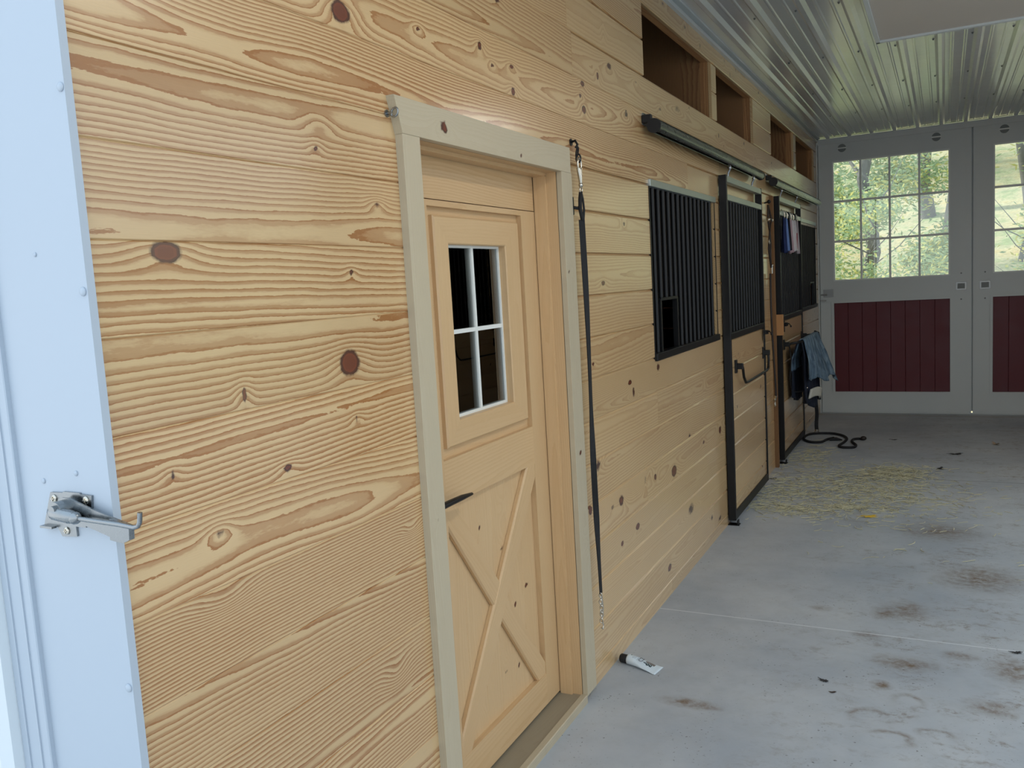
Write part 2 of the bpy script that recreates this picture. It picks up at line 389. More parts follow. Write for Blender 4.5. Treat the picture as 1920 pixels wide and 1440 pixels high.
def concrete():
    q = NT('concrete floor'); b = q.b; o = q.n('TexCoord').outputs['Object']
    sp = q.n('SeparateXYZ'); q.l(o, sp.inputs[0]); X, Y = sp.outputs[0], sp.outputs[1]
    n1 = q.noise(o, 1.3, 5, .6); n2 = q.noise(o, 9, 6, .65); n3 = q.noise(o, 60, 4, .6)
    c = q.mix(q.ramp(n1, [(.35, g3(0)), (.65, g3(1))]), srgb(160, 166, 172), srgb(184, 187, 188))
    c = q.mix(q.math('MULTIPLY', q.ramp(n2, [(.45, g3(0)), (.75, g3(1))]), .25), c, srgb(150, 148, 144))
    # brown dirt, denser out in the aisle
    aisle = q.math('MULTIPLY_ADD', X, .9, -.25, clamp=True)
    d1 = q.ramp(q.noise(q.vmul(o, (1, 1.6, 1)), 3.2, 6, .7, .3), [(.48, g3(0)), (.62, g3(1))])
    d2 = q.ramp(q.noise(q.vmul(o, (1, 1.2, 1)), 17, 5, .75, .4), [(.48, g3(0)), (.62, g3(1))])
    dirt = q.math('MULTIPLY', q.math('MULTIPLY', d1, d2), aisle)
    # worn smudges and hoof prints at real places: (x, y, rx, ry, ring?)
    spots = [(.466,3.181,.10,.035,0),(.40,3.19,.16,.05,0),(.765,4.373,.06,.05,0),(1.154,4.464,.14,.16,0),(1.176,3.839,.16,.10,0),(1.498,5.052,.28,.3,0),(1.575,3.901,.12,.16,0),(1.481,3.534,.12,.08,0),(1.061,4.397,.09,.10,0),(1.09,3.60,.05,.05,0),(1.38,3.995,.10,.06,0),(1.0,4.1,.09,.05,0),(1.3,5.9,.3,.25,0),
             (1.065,3.323,.065,.05,1.3),(1.188,3.493,.055,.05,2.2),(1.138,3.178,.08,.05,2.8),(1.301,3.259,.06,.035,1.8),(1.463,3.50,.08,.05,2.5)]
    wob = q.math('MULTIPLY_ADD', n2, 1.6, -.8)
    tot = None
    for (sxx, syy, rx, ry, rg) in spots:
        a = q.math('MULTIPLY', q.math('SUBTRACT', X, sxx), 1/rx); e = q.math('MULTIPLY', q.math('SUBTRACT', Y, syy), 1/ry)
        r = q.math('SQRT', q.math('ADD', q.math('MULTIPLY', a, a), q.math('MULTIPLY', e, e)))
        r = q.math('ADD', r, wob)
        if rg: v = q.math('MULTIPLY', q.math('MULTIPLY', q.math('SUBTRACT', .42, q.math('ABSOLUTE', q.math('SUBTRACT', r, 1.))), 1.7, clamp=True), q.math('MULTIPLY_ADD', q.math('ADD', q.math('MULTIPLY', a, rg-2.), e), .6, .45, clamp=True))
        else: v = q.math('SUBTRACT', 1., r, clamp=True)
        tot = v if tot is None else q.math('MAXIMUM', tot, v)
    dirt = q.math('MAXIMUM', q.math('MULTIPLY', dirt, .7), q.math('MULTIPLY', tot, q.ramp(q.noise(o, 25, 5, .7), [(.35, g3(.25)), (.6, g3(1))])))
    c = q.mix(q.math('MULTIPLY', dirt, 1.05, clamp=True), c, srgb(116, 98, 80))
    # fine specks
    sp2 = q.ramp(q.noise(o, 75, 2, .5), [(.66, g3(0)), (.69, g3(1))])
    sp3 = q.math('MULTIPLY', q.ramp(q.noise(o, 5, 3, .6), [(.48, g3(0)), (.6, g3(1))]), sp2)
    c = q.mix(q.math('MULTIPLY', sp3, .75), c, srgb(74, 66, 58))
    # saw-cut joints
    def band(y, wd, col, c, k=1.):
        yy = q.math('ADD', Y, q.math('MULTIPLY', X, 0.0))
        v = q.math('LESS_THAN', q.math('ABSOLUTE', q.math('SUBTRACT', yy, y)), wd)
        return q.mix(q.math('MULTIPLY', v, k), c, col)
    c = band(4.12, .004, srgb(214, 216, 216), c, .8); c = band(7.36, .006, srgb(104, 104, 104), c, .9)
    c = band(10.5, .05, srgb(150, 138, 122), c, .4)
    q.l(c, b.inputs['Base Color'])
    q.l(q.math('MULTIPLY_ADD', n2, .2, .38), b.inputs['Roughness'])
    q.bump(q.math('MULTIPLY_ADD', n3, .6, n2), .12, .004)
    return q.m
M['concrete'] = concrete()
mb = MB(); mb.box(-4.2, XR+14, -14, YF+.05, -.12, 0)
tag(mb.build('floor', 'concrete'), kind='structure')

# ribbed white steel ceiling -------------------------------------------------
def ceilmat():
    q = NT('white ribbed steel'); b = q.b; o = q.n('TexCoord').outputs['Object']
    n = q.noise(q.vmul(o, (2.2, 1.1, 1)), 1, 4, .6)
    q.l(q.mix(n, srgb(186, 188, 186), srgb(206, 208, 206)), b.inputs['Base Color'])
    b.inputs['Roughness'].default_value = .24; b.inputs['Specular IOR Level'].default_value = .9; b.inputs['Coat Weight'].default_value = .5; b.inputs['Coat Roughness'].default_value = .12
    q.bump(q.noise(q.vmul(o, (3, 1.3, 1)), 1.5, 3), .35, .02); return q.m
M['ceil'] = ceilmat()
prof = []; x = 0.0; RP = .2335; X_OFF = .13
prof.append((0.0, CZ))
k = 0
while True:
    xc = X_OFF+RP*k
    if xc > XR-.06: break
    for dx, dz in ((-.032, 0), (-.012, -.019), (.012, -.019), (.032, 0)): prof.append((xc+dx, CZ+dz))
    for m_ in (.075, .155):
        if xc+m_+.02 < XR:
            for dx, dz in ((-.011, 0), (-.004, -.004), (.004, -.004), (.011, 0)): prof.append((xc+m_+dx, CZ+dz))
    k += 1
prof.append((XR, CZ))
top = [(XR, CZ+.03), (0, CZ+.03)]
mb = MB(); mb.prism(prof+top, 1, YN, YF)
ceil = tag(mb.build('ceiling', 'ceil', fixn=True), kind='structure')
for yy in (2.86, 4.12, 5.39, 6.66, 7.94, 9.2):
    for kk in range(13):
        xx = .32+.2345*kk
        if xx > XR-.1: continue
        if .95 < xx < 2.6 and 4.0 < yy < 5.95: continue
        s_ = MB(); s_.cyl((xx, yy, CZ+.001), (xx, yy, CZ-.004), .007, 8); s_.cyl((xx, yy, CZ-.003), (xx, yy, CZ-.009), .0045, 6); s_.build('screw', 'disc', ceil)
# white J-channel trim where ceiling meets walls
mb = MB(); mb.prism([(.0, CZ-.045), (.022, CZ-.045), (.022, CZ-.03), (.008, CZ-.028), (.008, CZ-.006), (.045, CZ-.012), (.045, CZ), (0, CZ)], 1, YN, YF-.01)
tag(mb.build('trim_1', 'white'), kind='structure')
mb = MB(); mb.prism([(XR, CZ-.045), (XR-.022, CZ-.045), (XR-.022, CZ-.012), (XR-.045, CZ-.012), (XR-.045, CZ), (XR, CZ)], 1, YN, YF-.01)
tag(mb.build('trim_2', 'white'), kind='structure')
mb = MB(); mb.box(0, .018, YF-.035, YF, 0, CZ-.05, 0, .003)
tag(mb.build('trim_3', 'white'), kind='structure')

M['led'] = simple('lit diffuser', (1, 1, 1, 1), .5)
_b = M['led'].node_tree.nodes['Principled BSDF']; _b.inputs['Emission Color'].default_value = (1, .985, .95, 1); _b.inputs['Emission Strength'].default_value = LAMP
for xx, yy, lb in ((1.7, 2.2, 'white batten lamp on the ceiling nearest the barn opening'), (2.5, 6.9, 'white batten lamp on the ceiling beyond the boxed soffit')):
    t = thing('ceiling_lamp', lb, 'lamp', (xx, yy, CZ))
    m = MB(); m.box(-.07, .07, -.61, .61, -.06, -.019, 0, .006); m.build('housing', 'white', t)
    m = MB(); m.box(-.055, .055, -.59, .59, -.075, -.0605, 0, .004); m.build('diffuser', 'led', t)

# boxed soffit below the ceiling
so = MB(); so.box(.985, 2.75, 3.3, 5.52, 2.98, 3.181, 0, .004)
so = so.build('ceiling_soffit', 'soffit'); tag(so, 'boxed flat soffit hanging under the white ribbed ceiling', 'soffit')
m_ = MB(); m_.box(.975, 2.76, 5.505, 5.53, 2.968, 2.99); m_.box(.975, .995, 3.29, 5.53, 2.968, 2.99); m_.build('edge_trim', 'white', so)

# front end: steel clad jamb of the barn opening --------------------------------
JX = .012
mb = MB(); mb.box(-.235, JX, .985, 1.001, -.02, 3.4)
jamb = tag(mb.build('trim_4', 'lining'), kind='structure', label='white steel clad jamb of the barn opening')
for (sx_, sz_, r_) in [(.003, 2.077, .008), (.001, 1.736, .008), (.002, 1.021, .008), (.002, .45, .008), (.002, 2.75, .008), (-.115, 1.807, .004), (-.168, 1.395, .005), (-.074, 1.414, .005)]:
    s_ = MB(); s_.ball((sx_, .984, sz_), r_, 10, 6, sc=(1, .45, 1)); s_.build('screw', 'lining', jamb)
mb = MB(); mb.box(-.322, -.235, .975, 1.0, -.02, 3.4, 0, .002); mb.box(-.30, -.297, .972, .976, -.02, 3.4); mb.box(-.262, -.259, .972, .976, -.02, 3.4)
tag(mb.build('trim_5', 'lining'), kind='structure')
mb = MB()
pl = [(-4.2, .995), (-4.2, .955)]; xx = -4.2
while xx < -.36:
    pl += [(xx+.16, .955), (xx+.18, .94), (xx+.2, .94), (xx+.22, .955)]; xx += .23
pl = [p for p in pl if p[0] <= -.322]+[(-.322, .955), (-.322, .995)]
mb.prism(pl, 2, -.02, 3.6)
M['siding'] = simple('white ribbed siding', srgb(222, 228, 230), .4, nz=.02, nscale=3)
tag(mb.build('wall_front', 'siding'), kind='structure')
mb = MB(); mb.box(XR, XR+4.2, .955, .995, -.02, 3.6); mb.box(-.322, XR, .955, .995, 3.22, 3.6); mb.box(XR, XR+.25, .975, 1.0, 0, 3.3)
tag(mb.build('wall_front_header', 'white'), kind='structure'); bpy.data.objects['wall_front_header'].name = 'wall_opening'

# stall and tack rooms behind the left wall (seen through bars and panes)
def planks_x(mb, x, nx, y0, y1, z0, z1, rnd, mat=0):
    z = z0
    while z < z1-.01:
        zz = min(z+.18, z1)
        if nx > 0: plank(mb, (x, y0, z), (0, 1, 0), (0, 0, 1), (1, 0, 0), y1-y0, zz-z, .03, rnd.randint(1, 9999), du=.15, nv=4, tone=rnd.uniform(.85, 1.1), con=.8, bev=(.003, .003))
        else: plank(mb, (x, y1, z), (0, -1, 0), (0, 0, 1), (-1, 0, 0), y1-y0, zz-z, .03, rnd.randint(1, 9999), du=.15, nv=4, tone=rnd.uniform(.85, 1.1), con=.8, bev=(.003, .003))
        z = zz
def planks_y(mb, y, ny, x0, x1, z0, z1, rnd):
    z = z0
    while z < z1-.01:
        zz = min(z+.18, z1)
        if ny < 0: plank(mb, (x0, y, z), (1, 0, 0), (0, 0, 1), (0, -1, 0), x1-x0, zz-z, .03, rnd.randint(1, 9999), du=.15, nv=4, tone=rnd.uniform(.85, 1.1), con=.8, bev=(.003, .003))
        else: plank(mb, (x1, y, z), (-1, 0, 0), (0, 0, 1), (0, 1, 0), x1-x0, zz-z, .03, rnd.randint(1, 9999), du=.15, nv=4, tone=rnd.uniform(.85, 1.1), con=.8, bev=(.003, .003))
        z = zz
rnd = random.Random(5)
BX = -3.6
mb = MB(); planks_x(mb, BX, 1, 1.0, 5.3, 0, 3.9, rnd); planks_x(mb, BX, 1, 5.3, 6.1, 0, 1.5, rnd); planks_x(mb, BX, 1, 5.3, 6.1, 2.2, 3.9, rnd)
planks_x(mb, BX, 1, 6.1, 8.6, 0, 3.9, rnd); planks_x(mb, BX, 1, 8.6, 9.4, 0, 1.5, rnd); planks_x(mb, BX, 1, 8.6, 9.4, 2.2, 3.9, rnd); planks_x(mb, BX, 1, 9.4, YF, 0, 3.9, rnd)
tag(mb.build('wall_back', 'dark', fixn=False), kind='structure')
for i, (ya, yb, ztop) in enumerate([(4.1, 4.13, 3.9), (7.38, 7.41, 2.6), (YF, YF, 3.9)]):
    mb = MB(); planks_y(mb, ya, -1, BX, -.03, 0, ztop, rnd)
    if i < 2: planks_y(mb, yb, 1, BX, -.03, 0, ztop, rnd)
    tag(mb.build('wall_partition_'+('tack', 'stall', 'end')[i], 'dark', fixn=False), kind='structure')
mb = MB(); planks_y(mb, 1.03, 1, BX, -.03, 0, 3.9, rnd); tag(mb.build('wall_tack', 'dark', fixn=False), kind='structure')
mb = MB(); mb.box(BX-.05, -.0, .95, YF+.05, 3.9, 3.95); mb.box(-.04, -.02, 1.0, YF+.05, 3.22, 3.95); mb.box(-.1, XR, 1.0, YF+.05, 3.24, 3.3)
tag(mb.build('ceiling_stalls', 'rough'), kind='structure')
for i, (a, b) in enumerate([(5.3, 6.1), (8.6, 9.4)]):
    mb = MB(); mb.box(BX-.06, BX+.01, a, a+.05, 1.5, 2.2); mb.box(BX-.06, BX+.01, b-.05, b, 1.5, 2.2); mb.box(BX-.06, BX+.01, a+.05, b-.05, 1.5, 1.55); mb.box(BX-.06, BX+.01, a+.05, b-.05, 2.15, 2.2)
    mb.box(BX-.03, BX-.01, (a+b)/2-.012, (a+b)/2+.012, 1.55, 2.15)
    tag(mb.build('window_%d' % (i+1), 'white'), kind='structure')  # unseen back windows, added to let dim daylight into the stalls
# rafters seen through the high openings
for yy in (4.9, 6.1, 7.9, 9.2):
    mb = MB(); plank(mb, (BX, yy, 2.75), (.985, 0, .17), (-.17, 0, .985), (0, -1, 0), 3.55, .2, .04, int(yy*100), du=.2, nv=3, tone=1.15)
    o_ = tag(mb.build('rafter', 'rough', fixn=False), 'sawn roof rafter seen inside the high openings', 'rafter', group='rafters above the stalls')
for o_, t in zip([o for o in COL.objects if o.name.startswith('rafter')], ('rough rafter inside the nearest high opening', 'rough rafter inside the second high opening', 'rough rafter inside the third high opening', 'rough rafter inside the farthest high opening')):
    o_['label'] = t; del o_['group']

# high-opening frames: studs and sills ---------------------------------------------
for i, (a, b) in enumerate([(4.205, 5.61), (5.74, 6.94), (7.71, 8.95), (9.1, 10.43)]):
    mb = MB()
    plank(mb, (-.021, b, 2.66), (0, 0, 1), (-1, 0, 0), (0, -1, 0), .43, .05, .04, 71+i, du=.05, nv=4, tone=1.1)
    plank(mb, (-.021, a, 2.66), (0, 0, 1), (-1, 0, 0), (0, 1, 0), .43, .09, .04, 81+i, du=.05, nv=4, tone=.95)
    mb2 = plank(MB(), (-.021, a, 3.052), (0, 1, 0), (-1, 0, 0), (0, 0, -1), b-a, .04, .04, 91+i, du=.1, nv=4)
    f_ = thing('trim_%d' % (i+6), None, None, kind='structure')
    mb.build('stud', 'rough', f_, fixn=False); mb2.build('header', 'rough', f_, fixn=False)
    p_ = plank(MB(), (-.021, a, 2.70), (0, 1, 0), (-1, 0, 0), (0, 0, 1), b-a, .14, .04, 95+i, du=.1, nv=4); p_.build('sill', 'rough', f_, fixn=False)
    p_ = MB(); plank(p_, (-.071, b-.001, 2.60), (0, 0, 1), (-1, 0, 0), (0, -1, 0), .9, .62, .02, 55+i, du=.1, nv=6, tone=.75); p_.build('sheathing', 'rough', f_, fixn=False)

# ================================================================== PINE DOOR
Yl, Yr = 2.062, 3.051          # casing inner edges
YL, YR = 1.977, 3.150          # casing outer edges
cs = thing('trim_10', None, None, kind='structure')
vboard(MB(), .024, YL, Yl, 0.0, 2.128, .024, 201, du=.03, nv=5, tone=1.0, con=.35, rw=.006, bev=(.001, .001), knots=[(1.05, .045, .008, .006, .5)]).build('side_casing', 'clear', cs, fixn=False)
vboard(MB(), .024, Yr, YR, 0.03, 2.128, .024, 202, du=.02, nv=5, tone=.97, con=.35, rw=.006, bev=(.001, .001), knots=[(1.0, .05, .007, .006, .9), (.1, .06, .006, .006, .7), (.62, .06, .012, .012, .5), (1.72, .03, .006, .006, .8)]).build('side_casing', 'clear', cs, fixn=False)
hboard(MB(), .026, YL-.02, YR-.012, 2.128, 2.225, .026, 203, du=.02, nv=6, tone=1.0, con=.35, rw=.007, bev=(.001, .001), mitre=(.018, -.012, 0, .0), knots=[(.235, .047, .016, .013, 1), (.74, .02, .005, .005, .8)]).build('head_casing', 'clear', cs, fixn=False)
# jambs and stops
jm = thing('trim_11', None, None, kind='structure')
J = MB(); plank(J, (.002, Yr, .03), (0, 0, 1), (-1, 0, 0), (0, -1, 0), 2.10, .165, .02, 211, du=.04, nv=5, con=.5, tone=.97); J.build('jamb', 'door', jm, fixn=False)
J = MB(); plank(J, (-.16, Yl, .03), (0, 0, 1), (1, 0, 0), (0, 1, 0), 2.10, .162, .02, 212, du=.1, nv=4, con=.5); J.build('jamb', 'door', jm, fixn=False)
J = MB(); plank(J, (.002, Yl, 2.128), (0, 1, 0), (-1, 0, 0), (0, 0, -1), Yr-Yl, .165, .02, 213, du=.05, nv=5, con=.6, tone=.95); J.build('jamb', 'door', jm, fixn=False)
J = MB(); plank(J, (-.042, Yr-.012, .03), (0, 0, 1), (-1, 0, 0), (0, -1, 0), 2.088, .05, .012, 214, du=.04, nv=4, con=.5, tone=1.03); J.build('door_stop', 'door', jm, fixn=False)
J = MB(); plank(J, (-.042, Yl, 2.116), (0, 1, 0), (-1, 0, 0), (0, 0, -1), Yr-Yl, .05, .012, 215, du=.05, nv=4, con=.4, tone=.98); J.build('door_stop', 'door', jm, fixn=False)
# header board over the slab
J = MB(); hboard(J, -.095, Yl, Yr-.013, 1.988, 2.127, .02, 216, du=.03, nv=8, con=.9, rw=.009, tone=.97); J.build('header_board', 'door', jm, fixn=False)
# threshold
th = thing('trim_12', None, None, kind='structure')
J = MB(); plank(J, (-.16, Yl-.0, .030), (0, 1, 0), (1, 0, 0), (0, 0, 1), Yr-Yl+.02, .155, .03, 217, du=.08, nv=4, con=.3, tone=.55); J.build('sill', 'clear', th, fixn=False)
J = MB(); plank(J, (-.004, Yl-.06, .034), (0, 1, 0), (1, 0, 0), (0, 0, 1), Yr-Yl+.06, .026, .034, 218, du=.05, nv=3, con=.3, tone=.9, bev=(0, .003)); J.build('sill_nosing', 'clear', th, fixn=False)

PX = -.095
dr = thing('door_1', 'pine entry door with a four pane window above a crossbuck panel', None, kind='structure')
Ya, Yb = 2.262, 2.920; Yd0, Yd1 = 2.066, 3.045
D = MB()
vboard(D, PX, Yd0, Ya, .04, 1.985, .04, 301, du=.04, nv=6, con=.7, rw=.01); D.build('stile', 'door', dr, fixn=False)
D = MB(); vboard(D, PX, Yb, Yd1, .04, 1.985, .04, 302, du=.04, nv=6, con=.5, rw=.01, tone=.96); D.build('stile', 'door', dr, fixn=False)
for (z0, z1, sd_) in ((.04, .165, 303), (1.018, 1.165, 304), (1.966, 1.985, 305)):
    D = MB(); hboard(D, PX, Ya, Yb, z0, z1, .04, sd_, du=.03, nv=6, con=.7, rw=.011); D.build('rail', 'door', dr, fixn=False)
# sunk panel behind the window frame, with sloping sticking
D = MB()
D2 = hboard(MB(), PX-.02, Ya, 2.36, 1.165, 1.966, .012, 306, du=.05, con=.4); hboard(D2, PX-.02, 2.80, Yb, 1.165, 1.966, .012, 307, du=.05, con=.4)
hboard(D2, PX-.02, 2.36, 2.80, 1.165, 1.265, .012, 308, du=.05, con=.4); hboard(D2, PX-.02, 2.36, 2.80, 1.865, 1.966, .012, 309, du=.05, con=.4)
D2.build('sunk_panel', 'door', dr, fixn=False)
# raised mitred window frame
fo = (2.300, 2.896, 1.198, 1.940); fi = (2.383, 2.783, 1.280, 1.850)
XFm = PX-.001
F = MB()
w1, w2, w3, w4 = fi[0]-fo[0], fo[1]-fi[1], fi[2]-fo[2], fo[3]-fi[3]
plank(F, (XFm, fo[0], fo[2]), (0, 0, 1), (0, 1, 0), (1, 0, 0), fo[3]-fo[2], w1, .045, 311, du=.05, nv=5, con=.3, mitre=(0, w3, 0, -w4), bev=(.006, .004), tone=1.02)
plank(F, (XFm, fi[1], fo[2]), (0, 0, 1), (0, 1, 0), (1, 0, 0), fo[3]-fo[2], w2, .045, 312, du=.05, nv=5, con=.3, mitre=(w3, 0, -w4, 0), bev=(.004, .006), tone=.98)
plank(F, (XFm, fo[0], fo[2]), (0, 1, 0), (0, 0, 1), (1, 0, 0), fo[1]-fo[0], w3, .045, 313, du=.05, nv=5, con=.3, mitre=(0, w1, 0, -w2), bev=(.006, .004))
plank(F, (XFm, fo[0], fi[3]), (0, 1, 0), (0, 0, 1), (1, 0, 0), fo[1]-fo[0], w4, .045, 314, du=.05, nv=5, con=.3, mitre=(w1, 0, -w2, 0), bev=(.004, .006))
F.build('window_frame', 'door', dr, fixn=False)
G = MB(); xm = PX-.030
G.box(xm-.012, xm, 2.383, 2.392, 1.28, 1.85); G.box(xm-.012, xm, 2.775, 2.783, 1.28, 1.85); G.box(xm-.012, xm, 2.392, 2.775, 1.28, 1.29); G.box(xm-.012, xm, 2.392, 2.775, 1.842, 1.85)
G.box(xm-.012, xm, 2.577, 2.591, 1.29, 1.842); G.box(xm-.0115, xm-.0005, 2.392, 2.775, 1.558, 1.572)
mg = G.build('muntin_grid', 'muntin', dr)
G = MB(); G.box(xm-.010, xm-.006, 2.390, 2.777, 1.288, 1.844); G.build('pane', 'glass', mg)
# lower panel: vertical boards + braces
D = MB(); n = 6; wd = (Yb-Ya)/n
for i in range(n):
    kk = {1: [(.62, .05, .006, .007, .9), (.1, .07, .008, .01, .3)], 2: [(.72, .02, .004, .004, .8)], 3: [(.6, .06, .01, .012, .7), (.75, .07, .008, .01, .5), (.14, .04, .008, .008, .7), (.17, .055, .006, .006, .6)], 4: [(.36, .03, .008, .008, 1), (.12, .03, .006, .006, .9)], 5: [(.4, .02, .008, .012, .9)]}.get(i, [])
    vboard(D, PX-.022, Ya+i*wd, Ya+(i+1)*wd, .16, 1.02, .014, 320+i, du=.02, nv=8, con=.45, rw=.01, bev=(.002, .002), knots=kk)
D.build('panel_boards', 'door', dr, fixn=False)
def brace(p, q, wd, x, seed, T=.02):
    p = Vector(p); q = Vector(q); d = (q-p); L = d.length; d.normalize(); nn = Vector((-d.y, d.x))
    a = p-nn*wd/2
    m = MB(); plank(m, (x, a.x, a.y), (0, d.x, d.y), (0, nn.x, nn.y), (1, 0, 0), L, wd, T, seed, du=.04, nv=5, con=.45, bev=(.006, .006)); return m
brace((2.262, .155), (2.916, 1.025), .088, PX-.001, 331).build('brace', 'door', dr, fixn=False)
brace((2.916, .155), (2.262, 1.025), .088, PX-.003, 332, T=.017).build('brace', 'door', dr, fixn=False)
H = MB(); H.cyl((PX+.001, 2.125, 1.05), (PX+.010, 2.125, 1.05), .030, 20); H.cyl((PX+.006, 2.125, 1.05), (PX+.055, 2.125, 1.05), .011, 12)
H.tube([(PX+.052, 2.12, 1.05), (PX+.056, 2.2, 1.052), (PX+.054, 2.27, 1.05), (PX+.046, 2.345, 1.043)], [.013, .012, .011, .006], 10, flat=(1, .8))
H.build('lever_handle', 'black', dr)
HN = MB()
bpy.data.objects['door_1']['label'] = 'pine entry door with a four pane window above a crossbuck panel'

# ================================================================== STALL FRONT
def grille(y0, y1, z0, z1, name, label, feed=None, x=-.012, sp=.0935):
    t = thing(name, label, 'grille', (0, y0, z0))
    m = MB(); m.box(-.02, .012, y0, y1, z1-.036, z1, 0, .002); o = m.build('top_rail', 'galv', t); o['label'] = 'galvanised top rail'
    m = MB(); m.box(-.03, .016, y0, y1, z0-.001, z0+.038, 0, .003); m.build('bottom_rail', 'black', t)
    m = MB(); m.box(-.03, .003, y0, y0+.012, z0+.038, z1-.036); m.build('side_rail', 'black', t)
    m = MB(); m.box(-.03, .003, y1-.012, y1, z0+.038, z1-.036); m.build('side_rail', 'black', t)
    n = int(round((y1-y0)/sp)); 
    for i in range(1, n):
        yy = y0+(y1-y0)*i/n; zb = z0+.037
        if feed and feed[0]+.01 < yy < feed[1]-.01: zb = feed[2]
        m = MB(); m.tube([(x, yy, zb), (x, yy, z1-.035)], .0127, 8); m.build('bar', 'black', t)
    if feed:
        m = MB(); m.box(x-.014, x+.016, feed[0], feed[1], feed[2]-.008, feed[2]+.008, 0, .002); m.box(x-.013, x+.014, feed[0]-.012, feed[0]+.012, z0+.037, feed[2]); m.box(x-.013, x+.014, feed[1]-.012, feed[1]+.012, z0+.037, feed[2])
        m.build('feed_opening_frame', 'black', t)
    for c in t.children: c.location = (0, -y0, -z0)
    return t
g1 = grille(4.205, 5.585, 1.283, 2.2, 'stall_grille', 'wide black barred stall window nearest the pine door', (4.345, 4.655, 1.594))
g2 = grille(9.05, 10.44, 1.275, 2.235, 'stall_grille', 'black barred stall window beside the white barn doors', (9.95, 10.27, 1.56))

def stall_door(y0, y1, name, label, seed):
    t = thing(name, label, 'door', (0, y0, .03)); xb, xf = .006, .056; zt = 2.345
    def add(m, nm, mt, lb=None, par=None, fx=True):
        o = m.build(nm, mt, par or t, fixn=fx)
        if lb: o['label'] = lb
        return o
    m = MB(); m.box(xb, xf, y0, y0+.03, .035, zt+.005, 0, .002); add(m, 'stile', 'black')
    m = MB(); m.box(xb, xf, y1-.022, y1, .035, zt+.005, 0, .002); add(m, 'stile', 'black')
    m = MB(); m.box(xb+.01, xf-.001, y0+.03, y1-.022, 2.305, zt, 0, .002); add(m, 'top_rail', 'galv', 'galvanised top rail')
    m = MB(); m.box(xb+.01, xf-.001, y0+.03, y1-.022, 2.187, 2.226, 0, .002); add(m, 'upper_rail', 'galv', 'galvanised rail above the bars')
    m = MB(); m.box(xb, xf-.001, y0+.03, y1-.022, 1.268, 1.312, 0, .003); add(m, 'middle_rail', 'black')
    m = MB(); m.box(xb, xf-.001, y0+.03, y1-.022, .035, .095, 0, .003); add(m, 'bottom_rail', 'black')
    n = int(round((y1-y0-.05)/.0935))
    for i in range(1, n):
        yy = y0+.03+(y1-y0-.052)*i/n
        m = MB(); m.tube([(.03, yy, 1.31), (.03, yy, 2.188)], .0127, 8); add(m, 'bar', 'black')
    m = MB(); z = .094; zr = [.094, .2, .375, .55, .725, .9, 1.075, 1.269]; r = random.Random(seed)
    for a, b in zip(zr[:-1], zr[1:]):
        kk = [(r.uniform(.1, 1.1), r.uniform(.03, .14), .012, .009, r.uniform(.5, 1)) for _ in range(2)]
        hboard(m, .045, y0+.031, y1-.023, a, b, .034, r.randint(1, 9999), du=.04, nv=6, con=.4, tone=r.uniform(.93, 1.05), bev=(.002, .012), knots=kk)
    add(m, 'board_panel', 'pine', fx=False)
    for c in t.children: c.location = (0, -y0, -.03)
    return t
d1 = stall_door(5.70, 6.93, 'stall_door', 'sliding stall door with the black blanket bar folded down', 41)
d2 = stall_door(7.715, 8.97, 'stall_door', 'sliding stall door with coloured straps and a blanket hung on it', 42)

def part(m, nm, mt, t, lb=None, fixn=True):
    o = m.build(nm, mt, t, fixn=fixn); o.location = -Vector(t.location)
    if lb: o['label'] = lb
    return o
def track(y0, y1, name, label):
    t = thing(name, label, 'track', (0, y0, 2.44)); cx, cz, R = .062, 2.442, .032
    pts = []
    for i in range(19):
        a = math.radians(-65+i*(310)/18)-PI/2+math.radians(-90)  # slot at the bottom
        pts.append(a)
    # round track tube with a slot underneath
    sec = [(cx+R*math.cos(a_), cz+R*math.sin(a_)) for a_ in [math.radians(-90+25+i*310/18) for i in range(19)]]
    inn = [(cx+(R-.003)*math.cos(a_), cz+(R-.003)*math.sin(a_)) for a_ in [math.radians(-90+25+i*310/18) for i in range(19)]][::-1]
    n = 19; vs = []; fs = []
    for yy in (y0, y1):
        vs += [(p[0], yy, p[1]) for p in sec]+[(p[0], yy, p[1]) for p in inn]
    T = 2*n
    for i in range(T): fs.append((i, (i+1) % T, T+(i+1) % T, T+i))
    for i in range(n-1):
        a, b, c, d = i, i+1, T-2-i, T-1-i; fs.append((a, b, c, d)); fs.append((T+a, T+b, T+c, T+d))
    m = MB(); m.add(vs, fs, 0, False); part(m, 'rail_tube', 'tubemetal', t)
    m = MB(); m.prism([(0.0, 2.455), (0.0, 2.512), (.006, 2.512), (.014, 2.485), (cx-.012, 2.474), (cx+.01, 2.478), (cx+.02, 2.472), (cx, 2.466), (.008, 2.462)], 1, y0+.01, y1-.02); part(m, 'wall_flange', 'tubemetal', t)
    m = MB(); m.cyl((cx, y0-.008, cz), (cx, y0+.004, cz), R+.003, 24); m.box(0.0, .05, y0-.006, y0+.02, 2.46, 2.50, 0, .004); part(m, 'end_cap', 'rubber', t)
    m = MB(); m.cyl((cx, y1-.004, cz), (cx, y1+.008, cz), R+.002, 24); part(m, 'end_cap', 'rubber' if y0 < 5 else 'galv', t)
    yy = y0+.2
    while yy < y1:
        m = MB(); m.cyl((.012, yy, 2.494), (.022, yy, 2.499), .008, 8); part(m, 'bolt', 'rubber', t); yy += .3
    return t
track(4.14, 6.86, 'door_track', 'galvanised round door track above the nearest barred window')
track(7.42, 10.28, 'door_track', 'galvanised round door track above the farther stall door')
